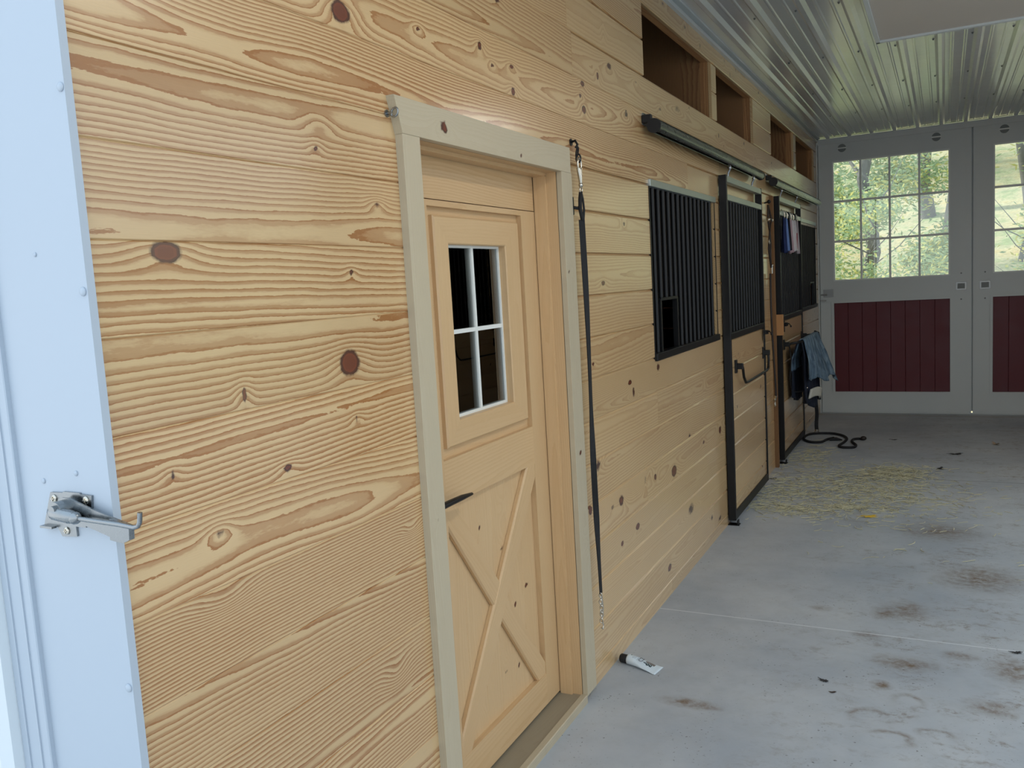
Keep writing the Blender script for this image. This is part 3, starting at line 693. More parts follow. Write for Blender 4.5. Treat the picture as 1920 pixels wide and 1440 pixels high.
def hanger(t, y, side):
    m = MB(); m.tube([(.06, y-.02, 2.43), (.06, y-.005, 2.40), (.045, y, 2.37), (.04, y, 2.343)], .008, 8)
    m.ball((.06, y-.02, 2.428), .017, 10, 6, sc=(1, .8, .8)); m.cyl((.06, y-.02, 2.394), (.06, y-.02, 2.406), .013, 6); part(m, 'hanger', 'zinc', t)
hanger(d1, 5.82, 0); hanger(d1, 6.62, 0); hanger(d2, 7.86, 0); hanger(d2, 8.72, 0)

def latch(t, y):
    m = MB(); m.box(.056, .062, y-.05, y-.01, 1.17, 1.27, 0, .001); m.tube([(.075, y-.075, 1.235), (.078, y, 1.235), (.078, y+.07, 1.235)], .007, 8)
    m.tube([(.078, y-.06, 1.235), (.105, y-.06, 1.245), (.118, y-.06, 1.225)], .005, 8); m.box(.058, .085, y-.045, y-.03, 1.22, 1.25); m.box(.058, .085, y-.002, y+.013, 1.22, 1.25)
    m.ball((.12, y-.06, 1.22), .009, 8, 6); part(m, 'slide_latch', 'black', t)
latch(d1, 6.90); latch(d2, 7.85)
# catch loop on the wall beside door 1
# blanket bars
def blanket_bar(t, ya, yb, z, out, sag, nm='blanket_bar'):
    m = MB()
    for y in (ya, yb):
        m.box(.045, .058, y-.02, y+.02, z-.045, z+.045, 0, .002); m.box(.056, .10, y-.017, y+.017, z-.018, z+.022, 0, .003)
    if sag:   # folded down: hangs below its brackets
        m.tube([(.085, ya, z), (.09, ya+.03, z-.01), (.09, ya+.06, z-.08), (.09, ya+.12, z-.125), (.09, ya+.22, z-.13), (.09, yb-.1, z-.13), (.09, yb-.03, z-.12), (.09, yb, z-.06), (.088, yb, z)], .0095, 10)
    else:     # swung out
        m.tube([(.085, ya, z), (.12, ya, z+.01), (.17, ya+.02, z+.015), (.195, ya+.1, z+.015), (.195, yb-.12, z+.015), (.185, yb-.03, z+.012), (.15, yb, z+.01), (.085, yb, z)], .011, 10)
    return part(m, nm, 'black', t)
blanket_bar(d1, 5.86, 6.86, 1.075, 0, True)
blanket_bar(d2, 7.84, 8.90, 1.055, .28, False)

# wood block at the second door's edge
m = MB(); plank(m, (.072, 7.668, 1.15), (0, 0, 1), (-1, 0, 0), (0, -1, 0), .18, .066, .045, 444, du=.05, nv=4, con=.3, tone=1.25)
tag(m.build('wooden_block', 'rough', fixn=False), 'small orange wooden block fixed at the near edge of the farther stall door', 'wooden block')
# dark timber strip beside the second door
m = MB(); vboard(m, .03, 7.55, 7.60, .0, 2.34, .03, 445, du=.08, nv=3, con=.4, tone=.5)
tag(m.build('door_guide_strip', 'rough', fixn=False), 'narrow brown timber strip just before the farther stall door', 'timber strip')
# floor guides
for (y, lb) in ((5.72, 'small black floor guide under the near edge of the nearer stall door'), (7.73, 'small black floor guide under the near edge of the farther stall door')):
    m = MB(); m.box(.0, .075, y-.02, y+.035, .0, .006, 0, .001); m.box(.06, .068, y-.015, y+.03, .005, .034, 0, .001)
    o = m.build('floor_guide', 'black'); tag(o, lb, 'floor guide')

# ================================================================== FAR BARN DOORS
def barn_door(x0, x1, wx0, wx1, name, label, cols=4):
    t = thing(name, label, None, ((x0+x1)/2, YF, 0), kind='structure')
    yf, yb = YF-.0, YF+.045; wz0, wz1 = 1.552, 2.922; rz0, rz1 = .253, 1.297
    m = MB()
    for a in ((x0, wx0, .022, 3.12), (wx1, x1, .022, 3.12)): m.box(a[0], a[1], yf, yb, .013, a[3])
    m.box(wx0, wx1, yf, yb, .013, rz0); m.box(wx0, wx1, yf, yb, rz1, wz0); m.box(wx0, wx1, yf, yb, wz1, 3.12)
    part(m, 'frame', 'white', t)
    m = MB(); e = .028
    for (a, b, c, d) in ((wx0-e, wx1+e, rz0-e, rz1+e),):
        m.box(a, a+e, yf-.012, yf+.001, c, d); m.box(b-e, b, yf-.012, yf+.001, c, d); m.box(a+e, b-e, yf-.012, yf+.001, c, c+e); m.box(a+e, b-e, yf-.012, yf+.001, d-e, d)
    part(m, 'panel_molding', 'white', t)
    m = MB(); n = 8; pw = (wx1-wx0)/n
    for i in range(n):
        a = wx0+i*pw; m.prism([(a, yf+.015), (a+.003, yf+.009), (a+pw-.003, yf+.009), (a+pw, yf+.015), (a+pw, yf+.03), (a, yf+.03)], 2, rz0, rz1)
    part(m, 'lower_panel', 'red', t, 'barn red tongue and groove panel')
    m = MB(); e = .014
    m.box(wx0, wx0+e, yf+.004, yf+.04, wz0, wz1); m.box(wx1-e, wx1, yf+.004, yf+.04, wz0, wz1); m.box(wx0+e, wx1-e, yf+.004, yf+.04, wz0, wz0+e); m.box(wx0+e, wx1-e, yf+.004, yf+.04, wz1-e, wz1)
    for i in range(1, 4):
        xx = wx0+(wx1-wx0)*i/4; m.box(xx-.011, xx+.011, yf+.005, yf+.035, wz0+e, wz1-e)
    for i in range(1, 3):
        zz = wz0+(wz1-wz0)*i/3; m.box(wx0+e, wx1-e, yf+.0035, yf+.036, zz-.012, zz+.012)
    wf = part(m, 'window_frame', 'muntin', t)
    m = MB(); m.box(wx0+.006, wx1-.006, yf+.018, yf+.022, wz0+.006, wz1-.006); g = m.build('pane', 'glass', wf)
    for xx in ((x0+.26), (x1-.34)) if x0 < 1 else ((x0+.29), (x1-.33)):
        m = MB(); m.cyl((xx, yf-.004, 3.062), (xx, yf+.001, 3.062), .045, 24); h_ = part(m, 'round_port', 'disc', t, 'grey round cover')
        m = MB(); m.box(xx-.047, xx+.047, yf-.009, yf-.003, 3.055, 3.069); m.build('cross_bar', 'muntin', h_)
    return t
bd1 = barn_door(.022, 1.588, .172, 1.380, 'door_2', 'white barn door leaf next to the stalls with red lower panel')
bd2 = barn_door(1.604, 3.178, 1.795, 3.005, 'door_3', 'white barn door leaf at the right edge with red lower panel')
def recessed(t, x, z, w_=.052):
    m = MB(); m.box(x-w_, x+w_, YF-.004, YF+.001, z-w_*.85, z+w_*.85, 0, .001); a = part(m, 'pull_plate', 'plate', t, 'grey metal pull plate')
    m = MB(); m.box(x-w_*.7, x+w_*.7, YF-.006, YF-.002, z-w_*.55, z+w_*.55); m.build('pull_cup', 'disc', a)
recessed(bd1, 1.49, 1.43); recessed(bd2, 1.72, 1.43)
m = MB(); m.box(.055, .165, YF-.004, YF+.001, 1.37, 1.46, 0, .001); m.tube([(.03, YF-.02, 1.40), (.10, YF-.02, 1.40)], .008, 8); m.box(.02, .09, YF-.03, YF-.012, 1.325, 1.34); part(m, 'side_latch', 'plate', bd1, 'grey metal latch')
for t_, xx in ((bd1, 1.49), (bd2, 1.72)):
    for zz in (1.285, 1.57):
        m = MB(); m.cyl((xx, YF-.003, zz), (xx, YF, zz), .009, 10); part(m, 'cover_cap', 'disc', t_)
mb = MB(); mb.box(0, XR, YF-.014, YF+.05, 3.118, 3.186, 0, .002); tag(mb.build('trim_13', 'white'), kind='structure')
mb = MB(); mb.box(-4, 0.0, YF+.06, YF+.1, -.1, 4.2); mb.box(XR, XR+4, YF, YF+.1, -.1, 4.2); mb.box(-4, XR+4, YF+.055, YF+.1, 3.2, 4.2); mb.box(0, .025, YF+.046, YF+.06, 0, 3.2)
tag(mb.build('wall_far', 'white'), kind='structure')
m = MB(); m.box(1.57, 1.625, YF+.0455, YF+.056, .03, 3.12); part(m, 'gap_light_block', 'white', bd1)  # added strip behind the leaf gap, blocks daylight so the gap stays dark
mb = MB(); mb.box(0, XR, YF+.002, YF+.05, .0, .012, 0, .002); tag(mb.build('trim_14', 'white'), kind='structure')

# ================================================================== TACK AND HARDWARE
def link_pts(c, a, b, r1, r2, n=14):
    c, a, b = Vector(c), Vector(a).normalized(), Vector(b).normalized()
    return [c+a*math.cos(2*PI*i/n)*r1+b*math.sin(2*PI*i/n)*r2 for i in range(n)]
# screw eye left of the head casing
m = MB(); m.cyl((0, 1.943, 2.178), (.018, 1.943, 2.178), .004, 8); m.tube(link_pts((.026, 1.943, 2.178), (1, 0, .2), (0, 0, 1), .011, .011), .0028, 8, closed=True); m.cyl((0, 1.943, 2.178), (.003, 1.943, 2.178), .010, 12)
tag(m.build('screw_eye', 'zinc'), 'small zinc screw eye left of the top corner of the door casing', 'screw eye')
# cross tie with snap, hung right of the casing
ct = thing('cross_tie', 'long black webbing tie strap hanging right of the pine door casing', 'tie strap', (.03, 3.19, .27))
m = MB(); m.cyl((0, 3.215, 2.258), (.004, 3.215, 2.258), .014, 10); m.tube([(.0, 3.215, 2.258), (.02, 3.215, 2.262), (.03, 3.212, 2.245), (.022, 3.21, 2.232)], .005, 8)
m.tube(link_pts((.03, 3.205, 2.215), (0, 1, 0), (.2, 0, 1), .009, .020), .0035, 8, closed=True); m.tube(link_pts((.036, 3.20, 2.19), (1, .2, 0), (0, 0, 1), .009, .016), .0035, 8, closed=True)
part(m, 'eye_and_links', 'black', ct)
m = MB(); m.tube(link_pts((.042, 3.192, 2.165), (0, 1, 0), (0, 0, 1), .018, .024), .0045, 8, closed=True)
m.tube([(.042, 3.178, 2.15), (.044, 3.188, 2.118), (.044, 3.192, 2.09)], [.008, .010, .007], 8); m.tube([(.042, 3.207, 2.155), (.044, 3.198, 2.118)], [.004, .006], 8)
m.ball((.044, 3.191, 2.085), .010, 8, 6); m.tube(link_pts((.044, 3.191, 2.066), (0, 1, 0), (0, 0, 1), .012, .012), .003, 8, closed=True); part(m, 'swivel_snap', 'nickel', ct, 'nickel swivel snap')
def strap(path, wfun, thick, mt='web', nm='strap', twist=None):
    m = MB(); N = len(path); vs = []; fs = []
    for i, p in enumerate(path):
        w_ = wfun(i/(N-1)); tw = twist(i/(N-1)) if twist else 0
        d = Vector((math.sin(tw), math.cos(tw), 0)); nrm = Vector((math.cos(tw), -math.sin(tw), 0))
        p = Vector(p)
        for s1, s2 in ((-1, -1), (1, -1), (1, 1), (-1, 1)): vs.append(p+d*s1*w_/2+nrm*s2*thick/2)
    for i in range(N-1):
        for k in range(4): fs.append((i*4+k, i*4+(k+1) % 4, (i+1)*4+(k+1) % 4, (i+1)*4+k))
    fs += [(0, 1, 2, 3), ((N-1)*4, (N-1)*4+3, (N-1)*4+2, (N-1)*4+1)]
    m.add(vs, fs); return m
m = MB()
m.tube([(.044, 3.188, 2.058), (.046, 3.172, 2.03), (.047, 3.166, 1.99), (.048, 3.178, 1.955), (.048, 3.186, 1.94)], .006, 8, flat=(1.3, .6))
m.tube([(.044, 3.192, 2.058), (.046, 3.202, 2.03), (.047, 3.207, 1.99), (.048, 3.195, 1.955), (.048, 3.186, 1.94)], .006, 8, flat=(1.3, .6)); part(m, 'loop', 'web', ct)
zz = np.linspace(1.95, .415, 34)
path = [(.045, 3.186+.006*math.sin(z*5)-.004*(z-1.2), z) for z in zz]
tw = lambda t: (.9-1.2*min(1, t*1.6) if t < .62 else .9*math.exp(-((t-.66)/.06)**2)+.0) 
m = strap(path, lambda t: .024, .004, twist=lambda t: 1.15*math.exp(-((t-.0)/.25)**2)+1.35*math.exp(-((t-.70)/.13)**2)); part(m, 'strap', 'web', ct)
m = MB(); z = .41; k = 0
while z > .29:
    a = (0, 1, 0) if k % 2 else (1, .3, 0)
    m.tube(link_pts((.046, 3.186+.004*math.sin(k*2.1), z), a, (0, 0, 1), .006, .010), .0022, 6, closed=True); z -= .0135; k += 1
m.tube([(.046, 3.195, .41), (.048, 3.199, .36), (.048, 3.194, .315)], .0035, 6); m.tube([(.046, 3.188, .30), (.05, 3.192, .28), (.05, 3.186, .265), (.046, 3.178, .272)], .003, 6); part(m, 'chain', 'nickel', ct, 'nickel chain end')
m = MB(); m.box(.0, .02, 3.16, 3.172, 1.97, 2.04, 0, .002); m.tube([(.012, 3.166, 2.0), (.035, 3.17, 1.995), (.045, 3.182, 2.005)], .006, 8)
tag(m.build('wall_hook', 'black'), 'small black hook on the wall behind the hanging black strap', 'hook')

# halter and lead rope between the stall doors
hl = thing('halter', 'dark rope halter hanging between the two stall doors', 'halter', (.03, 7.38, 1.7))
m = MB(); m.cyl((0, 7.33, 2.27), (.035, 7.33, 2.275), .006, 8); m.ball((.038, 7.33, 2.277), .016, 8, 6); part(m, 'peg', 'black', hl)
m = MB()
m.tube([(.03, 7.33, 2.25), (.035, 7.30, 2.20), (.035, 7.29, 2.14), (.035, 7.33, 2.07), (.035, 7.37, 2.0), (.035, 7.38, 1.92), (.035, 7.36, 1.82), (.035, 7.38, 1.74)], .008, 8)
m.tube([(.03, 7.33, 2.25), (.035, 7.38, 2.19), (.04, 7.42, 2.13), (.04, 7.36, 2.09), (.04, 7.31, 2.0), (.035, 7.29, 1.90), (.035, 7.34, 1.80), (.035, 7.38, 1.74)], .008, 8)
m.tube([(.035, 7.27, 2.13), (.045, 7.35, 2.135), (.04, 7.44, 2.13)], .009, 8); part(m, 'strap_loop', 'leather', hl)
for b_ in ((.042, 7.43, 2.13), (.042, 7.28, 2.13)): m = MB(); m.ball(b_, .015, 8, 6); part(m, 'buckle', 'nickel', hl, 'nickel ring')
m = MB(); m.tube(link_pts((.04, 7.30, 1.95), (0, 1, 0), (0, 0, 1), .018, .018), .004, 8, closed=True); part(m, 'ring', 'nickel', hl, 'nickel ring')
m = MB(); m.tube([(.04, 7.385, 1.75), (.04, 7.39, 1.69)], [.010, .008], 8); m.ball((.04, 7.39, 1.755), .013, 8, 6); part(m, 'snap', 'nickel', hl, 'nickel snap')
lr = [(.035+.012*math.sin(z*3), 7.395+.012*math.sin(z*4.1), z) for z in np.linspace(1.69, .66, 24)]
m = MB(); m.tube(lr, .0085, 8); part(m, 'lead_rope', 'leather', hl)
m = MB(); m.tube([lr[-1], (.035, 7.41, .62)], [.012, .010], 8); m.tube(link_pts((.035, 7.41, .585), (0, 1, 0), (0, 0, 1), .014, .022), .005, 8, closed=True); m.ball((.035, 7.41, .625), .014, 8, 6); part(m, 'trigger_snap', 'nickel', hl, 'brass coloured snap')

# coloured straps hung from the farther stall door
cols = [('navy', srgb(24, 40, 84), 'plain navy strap, the first of the straps on the farther stall door'), ('blue', srgb(104, 130, 178), 'pale blue strap beside the plain navy strap'),
        ('dark', srgb(24, 24, 34), 'near black strap in the middle of the straps on the farther stall door'), ('pinkish', srgb(176, 150, 156), 'dusty pink strap between the black and white straps'),
        ('white', srgb(206, 202, 204), 'plain white strap beside the red striped strap'), ('striped', srgb(200, 196, 198), 'white strap with a red stripe on the farther stall door'), ('grey', srgb(170, 160, 164), 'pale grey strap nearest the white barn doors on the farther stall door')]
for i, (nm, c, lb) in enumerate(cols):
    M['strap_'+nm] = simple('strap '+nm, c, .9, nz=.15, nscale=40)
M['strap_red'] = simple('strap red', srgb(150, 24, 44), .9)
ys = [7.80, 7.94, 8.06, 8.17, 8.29, 8.42, 8.55]
for i, ((nm, c, lb), y) in enumerate(zip(cols, ys)):
    t = thing('hanging_strap', lb, 'strap', (.08, y, 1.95), group='straps clipped on the farther stall door')
    zb = 1.87+.012*(i % 3); wd = .085 if i else .12
    vs = []; fs = []; K = 9; N = 12
    rr = random.Random(i)
    ph = rr.uniform(0, 6)
    for a in range(N+1):
        s_ = a/N; z = 2.17+(zb-2.17)*s_; ww = wd*(.28+.72*min(1, s_*1.8)**.7)
        for b in range(K+1):
            q_ = b/K-.5; vs.append((.078+.018*math.sin(q_*9+ph)*(.3+s_)+(.012 if b % 2 else 0)*.3, y+q_*ww+.012*s_*math.sin(ph), z-.012*abs(q_)*s_*2))
    base = len(vs)
    vs += [(v_[0]-.004, v_[1], v_[2]) for v_ in vs]
    for a in range(N):
        for b in range(K):
            i0 = a*(K+1)+b; f = (i0, i0+1, i0+K+2, i0+K+1); fs.append(f); fs.append(tuple(j+base for j in f[::-1]))
    for a in range(N):
        for b in (0, K):
            i0 = a*(K+1)+b; fs.append((i0, i0+K+1, i0+K+1+base, i0+base))
    for b in range(K): i0 = N*(K+1)+b; fs.append((i0, i0+1, i0+1+base, i0+base))
    m = MB(); m.add(vs, fs, 0, True); fb = part(m, 'fabric', 'strap_'+nm, t)
    if nm == 'striped':
        m = MB(); m.box(.094, .0975, y-.012, y+.012, zb+.01, 2.05); part(m, 'stripe', 'strap_red', t, 'dark red stripe')
    m = MB(); m.tube([(.060, y, 2.227), (.075, y, 2.224), (.085, y+.004, 2.20), (.082, y, 2.16)], .006, 8); m.tube([(.058, y+.01, 2.20), (.05, y+.012, 2.232), (.062, y+.004, 2.236)], .004, 6)
    part(m, 'clip', 'nickel' if i not in (2, 5) else 'black', t, 'metal clip')

# blanket draped over the swung-out bar
def drape(bx, bz, y0, y1, Lfun, Lbfun, flare, f1, f2, pinch, seed):
    U_, V_ = 60, 44; vs = []; fs = []
    for i in range(U_+1):
        s_ = i/U_; y = y0+(y1-y0)*s_; Lf = Lfun(s_); Lb = Lbfun(s_)
        for j in range(V_+1):
            t = j/V_*2-1; d = abs(t)*(Lf if t >= 0 else Lb); ang = min(d/.03, PI/2); k = min(1, d/.2)
            fold = (f1*math.sin(s_*23+1.5*t+seed)+f2*math.sin(s_*51+2*seed+3*t))*k
            z = bz-max(0, d-.02)-.006*(1-math.cos(ang)); yy = y+pinch*(.5-s_)*d*1.2+.02*k*math.sin(s_*11+seed)
            if t >= 0: x = bx+.016*math.sin(ang)+fold+flare*(d/.5)**1.2*(.2+.8*s_)
            else: x = bx-.016*math.sin(ang)+fold*.4-.07*k
            vs.append((x, yy, z))
    for i in range(U_):
        for j in range(V_):
            i0 = i*(V_+1)+j; fs.append((i0, i0+1, i0+V_+2, i0+V_+1))
    m = MB(); m.add(vs, fs, 0, True); return m
bl = thing('horse_blanket', 'blue grey canvas horse blanket draped over the swung-out bar', 'blanket', (.27, 8.4, .45))
o = part(drape(.192, 1.092, 7.94, 8.90, lambda a: .36+.12*a+.03*math.sin(a*14), lambda a: .3, .19, .018, .012, -.08, 0.), 'canvas', 'denim', bl)
sm = o.modifiers.new('s', 'SOLIDIFY'); sm.thickness = .008; sm.offset = 0
o = part(drape(.176, 1.078, 7.90, 8.80, lambda a: .55+.10*math.sin(a*PI)+.025*math.sin(a*17), lambda a: .54+.06*math.sin(a*PI), .04, .016, .012, .30, 1.), 'lining', 'navy', bl, 'bunched navy lining')
sm = o.modifiers.new('s', 'SOLIDIFY'); sm.thickness = .012; sm.offset = 0
m = MB(); vs = []; fs = []
for i in range(13):
    s_ = i/12
    for j in range(7):
        q_ = j/6; vs.append((.245+.045*math.sin(s_*PI)-.02*q_+.02*s_, 8.06+.52*s_, .62-.085*q_-.045*s_+.02*math.sin(s_*5)))
for i in range(12):
    for j in range(6): i0 = i*7+j; fs.append((i0, i0+1, i0+8, i0+7))
m.add(vs, fs, 0, True); o = part(m, 'fleece_edge', 'cream', bl, 'cream fleece edge'); s2 = o.modifiers.new('s', 'SOLIDIFY'); s2.thickness = .012
m = MB(); m.tube([(.09, 7.86, 1.06), (.10, 7.90, .92), (.08, 7.93, .75), (.08, 8.0, .63), (.12, 8.05, .60), (.19, 8.08, .61)], .006, 6); part(m, 'surcingle_strap', 'web', bl)
m = MB(); m.tube([(.19, 8.8, 1.10), (.21, 8.9, 1.08), (.22, 8.94, 1.0), (.19, 8.92, .93)], .010, 8); part(m, 'surcingle_strap', 'web', bl)
for b_ in ((.20, 8.10, .63, .014), (.19, 8.35, .50, .012)): m = MB(); m.ball(b_[:3], b_[3], 8, 6); part(m, 'buckle', 'nickel', bl)

# lead rope coiled on the floor
rp = thing('lead_rope', 'black lead rope hanging to a loose coil on the concrete', 'rope', (.14, 9.2, 0))
m = strap([(.136+.004*math.sin(i), 9.23, .55-.5*i/12) for i in range(13)], lambda t: .055, .03); part(m, 'hanging_end', 'web', rp)
m = MB(); m.cyl((.136, 9.23, .05), (.136, 9.23, .035), .022, 10); m.tube(link_pts((.136, 9.22, .022), (1, 0, 0), (0, .6, .5), .02, .014), .004, 8, closed=True); part(m, 'bolt_snap', 'nickel', rp, 'nickel snap')
raw = [(.33, 8.96), (.276, 8.86), (.24, 8.728), (.142, 8.713), (.056, 8.86), (.062, 9.083), (.133, 9.186), (.287, 9.208), (.401, 9.102), (.457, 8.933), (.447, 8.733), (.42, 8.565), (.461, 8.492), (.554, 8.508), (.568, 8.616), (.521, 8.773), (.518, 8.90), (.564, 8.95), (.601, 8.926)]
def catmull(p, n=6):
    out = []
    for i in range(len(p)-1):
        a, b, c, d = (np.array(p[max(i-1, 0)]), np.array(p[i]), np.array(p[i+1]), np.array(p[min(i+2, len(p)-1)]))
        for k in range(n):
            t = k/n; out.append(.5*((2*b)+(-a+c)*t+(2*a-5*b+4*c-d)*t*t+(-a+3*b-3*c+d)*t**3))
    out.append(np.array(p[-1], float)); return out
m = MB(); m.tube([(x, y, .0125) for x, y in catmull(raw)], .012, 10); part(m, 'coil', 'web', rp)
m = MB(); m.ball((.61, 8.93, .022), .026, 10, 7, sc=(1.1, .9, .85)); part(m, 'knot', 'leather', rp, 'brown knotted end')
m = MB(); m.tube([(.30, 8.86, .015), (.36, 8.88, .018), (.42, 8.86, .012)], [.012, .016, .006], 8); part(m, 'snap', 'black', rp)

# tube of ointment on the floor
tb = thing('squeeze_tube', 'white squeeze tube with a black cap lying on the floor by the wall', 'tube', (.1, 3.43, 0))
ax = Vector((1, -.18, 0)).normalized(); sd2 = Vector((-ax.y, ax.x, 0)); p0 = Vector((.022, 3.455, .0)); 
if True:
    def P(a, s_, z): q_ = p0+ax*a+sd2*s_; return (q_.x, q_.y, z)
    vs = []; fs = []; n = 20; st = [(.036, .012, .012), (.038, .0225, .0215), (.045, .0245, .023), (.08, .028, .019), (.12, .034, .011), (.165, .0405, .004), (.178, .042, .0015), (.19, .042, .0013)]
    for (a, hw, hh) in st:
        for k in range(n):
            an = 2*PI*k/n; vs.append(P(a, hw*math.cos(an), max(.0012, hh)+hh*math.sin(an)+.0005))
    for i in range(len(st)-1):
        for k in range(n): fs.append((i*n+k, i*n+(k+1) % n, (i+1)*n+(k+1) % n, (i+1)*n+k))
    fs.append(tuple(range(n))); fs.append(tuple(range((len(st)-1)*n, len(st)*n)))
    q = NT('printed tube'); o_ = q.n('TexCoord').outputs['Object']; at = q.attr('tl', 'Vector')
    sp = q.n('SeparateXYZ'); q.l(at, sp.inputs[0]); A, B, C = sp.outputs
    def rect(a0, a1, b0, b1):
        f = q.math('MULTIPLY', q.math('GREATER_THAN', A, a0), q.math('LESS_THAN', A, a1)); f = q.math('MULTIPLY', f, q.math('GREATER_THAN', B, b0)); return q.math('MULTIPLY', f, q.math('LESS_THAN', B, b1))
    c = srgb(206, 216, 220)
    tiny = q.math('GREATER_THAN', q.noise(q.vmul(at, (700, 250, 1)), 1., 1), .5)
    c = q.mix(q.math('MULTIPLY', rect(.062, .080, -.012, .008), q.math('MULTIPLY', tiny, .55)), c, srgb(90, 110, 130))
    c = q.mix(q.math('MULTIPLY', rect(.086, .090, -.013, .012), .35), c, srgb(110, 130, 150))
    c = q.mix(rect(.052, .057, .0, .009), c, srgb(70, 90, 100))
    c = q.mix(q.math('MULTIPLY', rect(.118, .160, .010, .03), .85), c, srgb(96, 78, 66))
    # dark green sprig emblem: two blobs
    def blob(a0, b0, ra, rb):
        e = q.math('ADD', q.math('POWER', q.math('ABSOLUTE', q.math('MULTIPLY', q.math('SUBTRACT', A, a0), 1/ra)), 2.), q.math('POWER', q.math('ABSOLUTE', q.math('MULTIPLY', q.math('SUBTRACT', B, b0), 1/rb)), 2.))
        return q.math('LESS_THAN', e, 1.)
    for bb in ((.122, .001, .009, .004), (.132, .003, .007, .007), (.133, -.005, .006, .005), (.146, .004, .007, .006), (.147, -.004, .006, .005), (.139, .0, .010, .0025)):
        c = q.mix(blob(*bb), c, srgb(26, 50, 58))
    for bb in ((.132, .003, .003, .003), (.146, .003, .003, .0028)): c = q.mix(blob(*bb), c, srgb(196, 208, 200))
    q.l(c, q.b.inputs['Base Color']); q.b.inputs['Roughness'].default_value = .35; M['tubeprint'] = q.m
    m = MB(); m.add(vs, fs, 0, True); o = part(m, 'body', 'tubeprint', tb)
    at_ = o.data.attributes.new('tl', 'FLOAT_VECTOR', 'POINT'); arr = []
    for v_ in o.data.vertices:
        d_ = Vector((v_.co.x, v_.co.y, 0))-p0; arr += [d_.dot(ax), d_.dot(sd2), v_.co.z]
    at_.data.foreach_set('vector', arr)
    m = MB(); m.tube([P(.0, 0, .020), P(.003, 0, .020), P(.034, 0, .020), P(.037, 0, .020)], [.017, .0195, .0195, .018], 22); part(m, 'cap', 'rubber', tb, 'black screw cap')
    tx = bpy.data.curves.new('lettering', 'FONT'); tx.body = 'C2'; tx.size = .028; tx.extrude = .0003; tx.align_x = 'CENTER'; tx.align_y = 'CENTER'; tx.materials.append(simple('grey ink', srgb(70, 72, 84), .5))
    to = bpy.data.objects.new('lettering', tx); COL.objects.link(to); to.parent = tb
    # letters read along the tube's width, lying on its top face
    up_ = ax*.975+Vector((0, 0, -.22)); nn_ = Vector((0, 0, 1)); 
    yv = -up_.normalized(); xv = yv.cross(nn_).normalized(); nz_ = xv.cross(yv)
    Mt = Matrix((xv, yv, nz_)).transposed().to_4x4(); loc = Vector(P(.105, 0, .0335))-Vector(tb.location)
    lm = bpy.data.meshes.new_from_object(to.evaluated_get(bpy.context.evaluated_depsgraph_get())); bpy.data.objects.remove(to)
    to = bpy.data.objects.new('lettering', lm); COL.objects.link(to); to.parent = tb
    to.matrix_local = Matrix.Translation(loc) @ Mt

# ointment etc. done; latch on the jamb -------------------------------------------------
jl = thing('door_latch', 'zinc barn door latch with a hooked rod on the white jamb', 'latch', (-.09, .985, 1.34))
yj = .9835
m = MB(); plp = [(-.147, 1.376), (-.112, 1.377), (-.111, 1.379), (-.066, 1.379), (-.065, 1.377), (-.034, 1.376), (-.040, 1.335), (-.041, 1.322), (-.086, 1.322), (-.086, 1.297), (-.147+.02, 1.294), (-.138, 1.311), (-.150, 1.311), (-.177, 1.309)]
m.prism(plp, 1, yj-.003, yj+.001); m.box(-.176, -.142, yj-.012, yj-.002, 1.309, 1.313); m.box(-.078, -.043, yj-.014, yj-.002, 1.320, 1.325); m.box(-.046, -.041, yj-.014, yj-.002, 1.324, 1.345); part(m, 'plate', 'zinc', jl)
for (a, b) in ((-.137, 1.365), (-.049, 1.367), (-.112, 1.306)):
    m = MB(); m.ball((a, yj-.004, b), .0075, 12, 6, sc=(1, .4, 1)); m.box(a-.004, a+.004, yj-.0085, yj-.006, b-.0008, b+.0008); m.box(a-.0008, a+.0008, yj-.0085, yj-.006, b-.004, b+.004); part(m, 'screw', 'nickel', jl)
m = MB(); m.prism([(-.118, 1.345), (-.112, 1.362), (-.098, 1.372), (-.08, 1.372), (.0, 1.351), (.081, 1.334), (.079, 1.31), (.062, 1.303), (.036, 1.305), (-.045, 1.325), (-.085, 1.322), (-.105, 1.328)], 1, yj-.016, yj-.0125)
m.prism([(.034, 1.344), (.081, 1.334), (.079, 1.31), (.062, 1.303), (.030, 1.306)], 1, yj-.0235, yj-.0155); part(m, 'blade', 'zinc', jl)
m = MB(); m.tube([(-.118, yj-.022, 1.347), (-.10, yj-.030, 1.347), (-.06, yj-.030, 1.343), (-.052, yj-.028, 1.342)], [.010, .0125, .0125, .010], 14); m.cyl((-.095, yj-.003, 1.350), (-.095, yj-.034, 1.350), .018, 20); m.ball((-.05, yj-.028, 1.341), .0115, 12, 8); m.cyl((-.095, yj-.034, 1.354), (-.095, yj-.040, 1.354), .008, 12); part(m, 'pivot', 'zinc', jl)
m = MB(); m.tube([(-.05, yj-.028, 1.341), (.0, yj-.027, 1.339), (.06, yj-.026, 1.337), (.098, yj-.026, 1.3345), (.108, yj-.026, 1.3375), (.113, yj-.026, 1.345), (.116, yj-.026, 1.362)], .0042, 10); part(m, 'hooked_rod', 'zinc', jl)

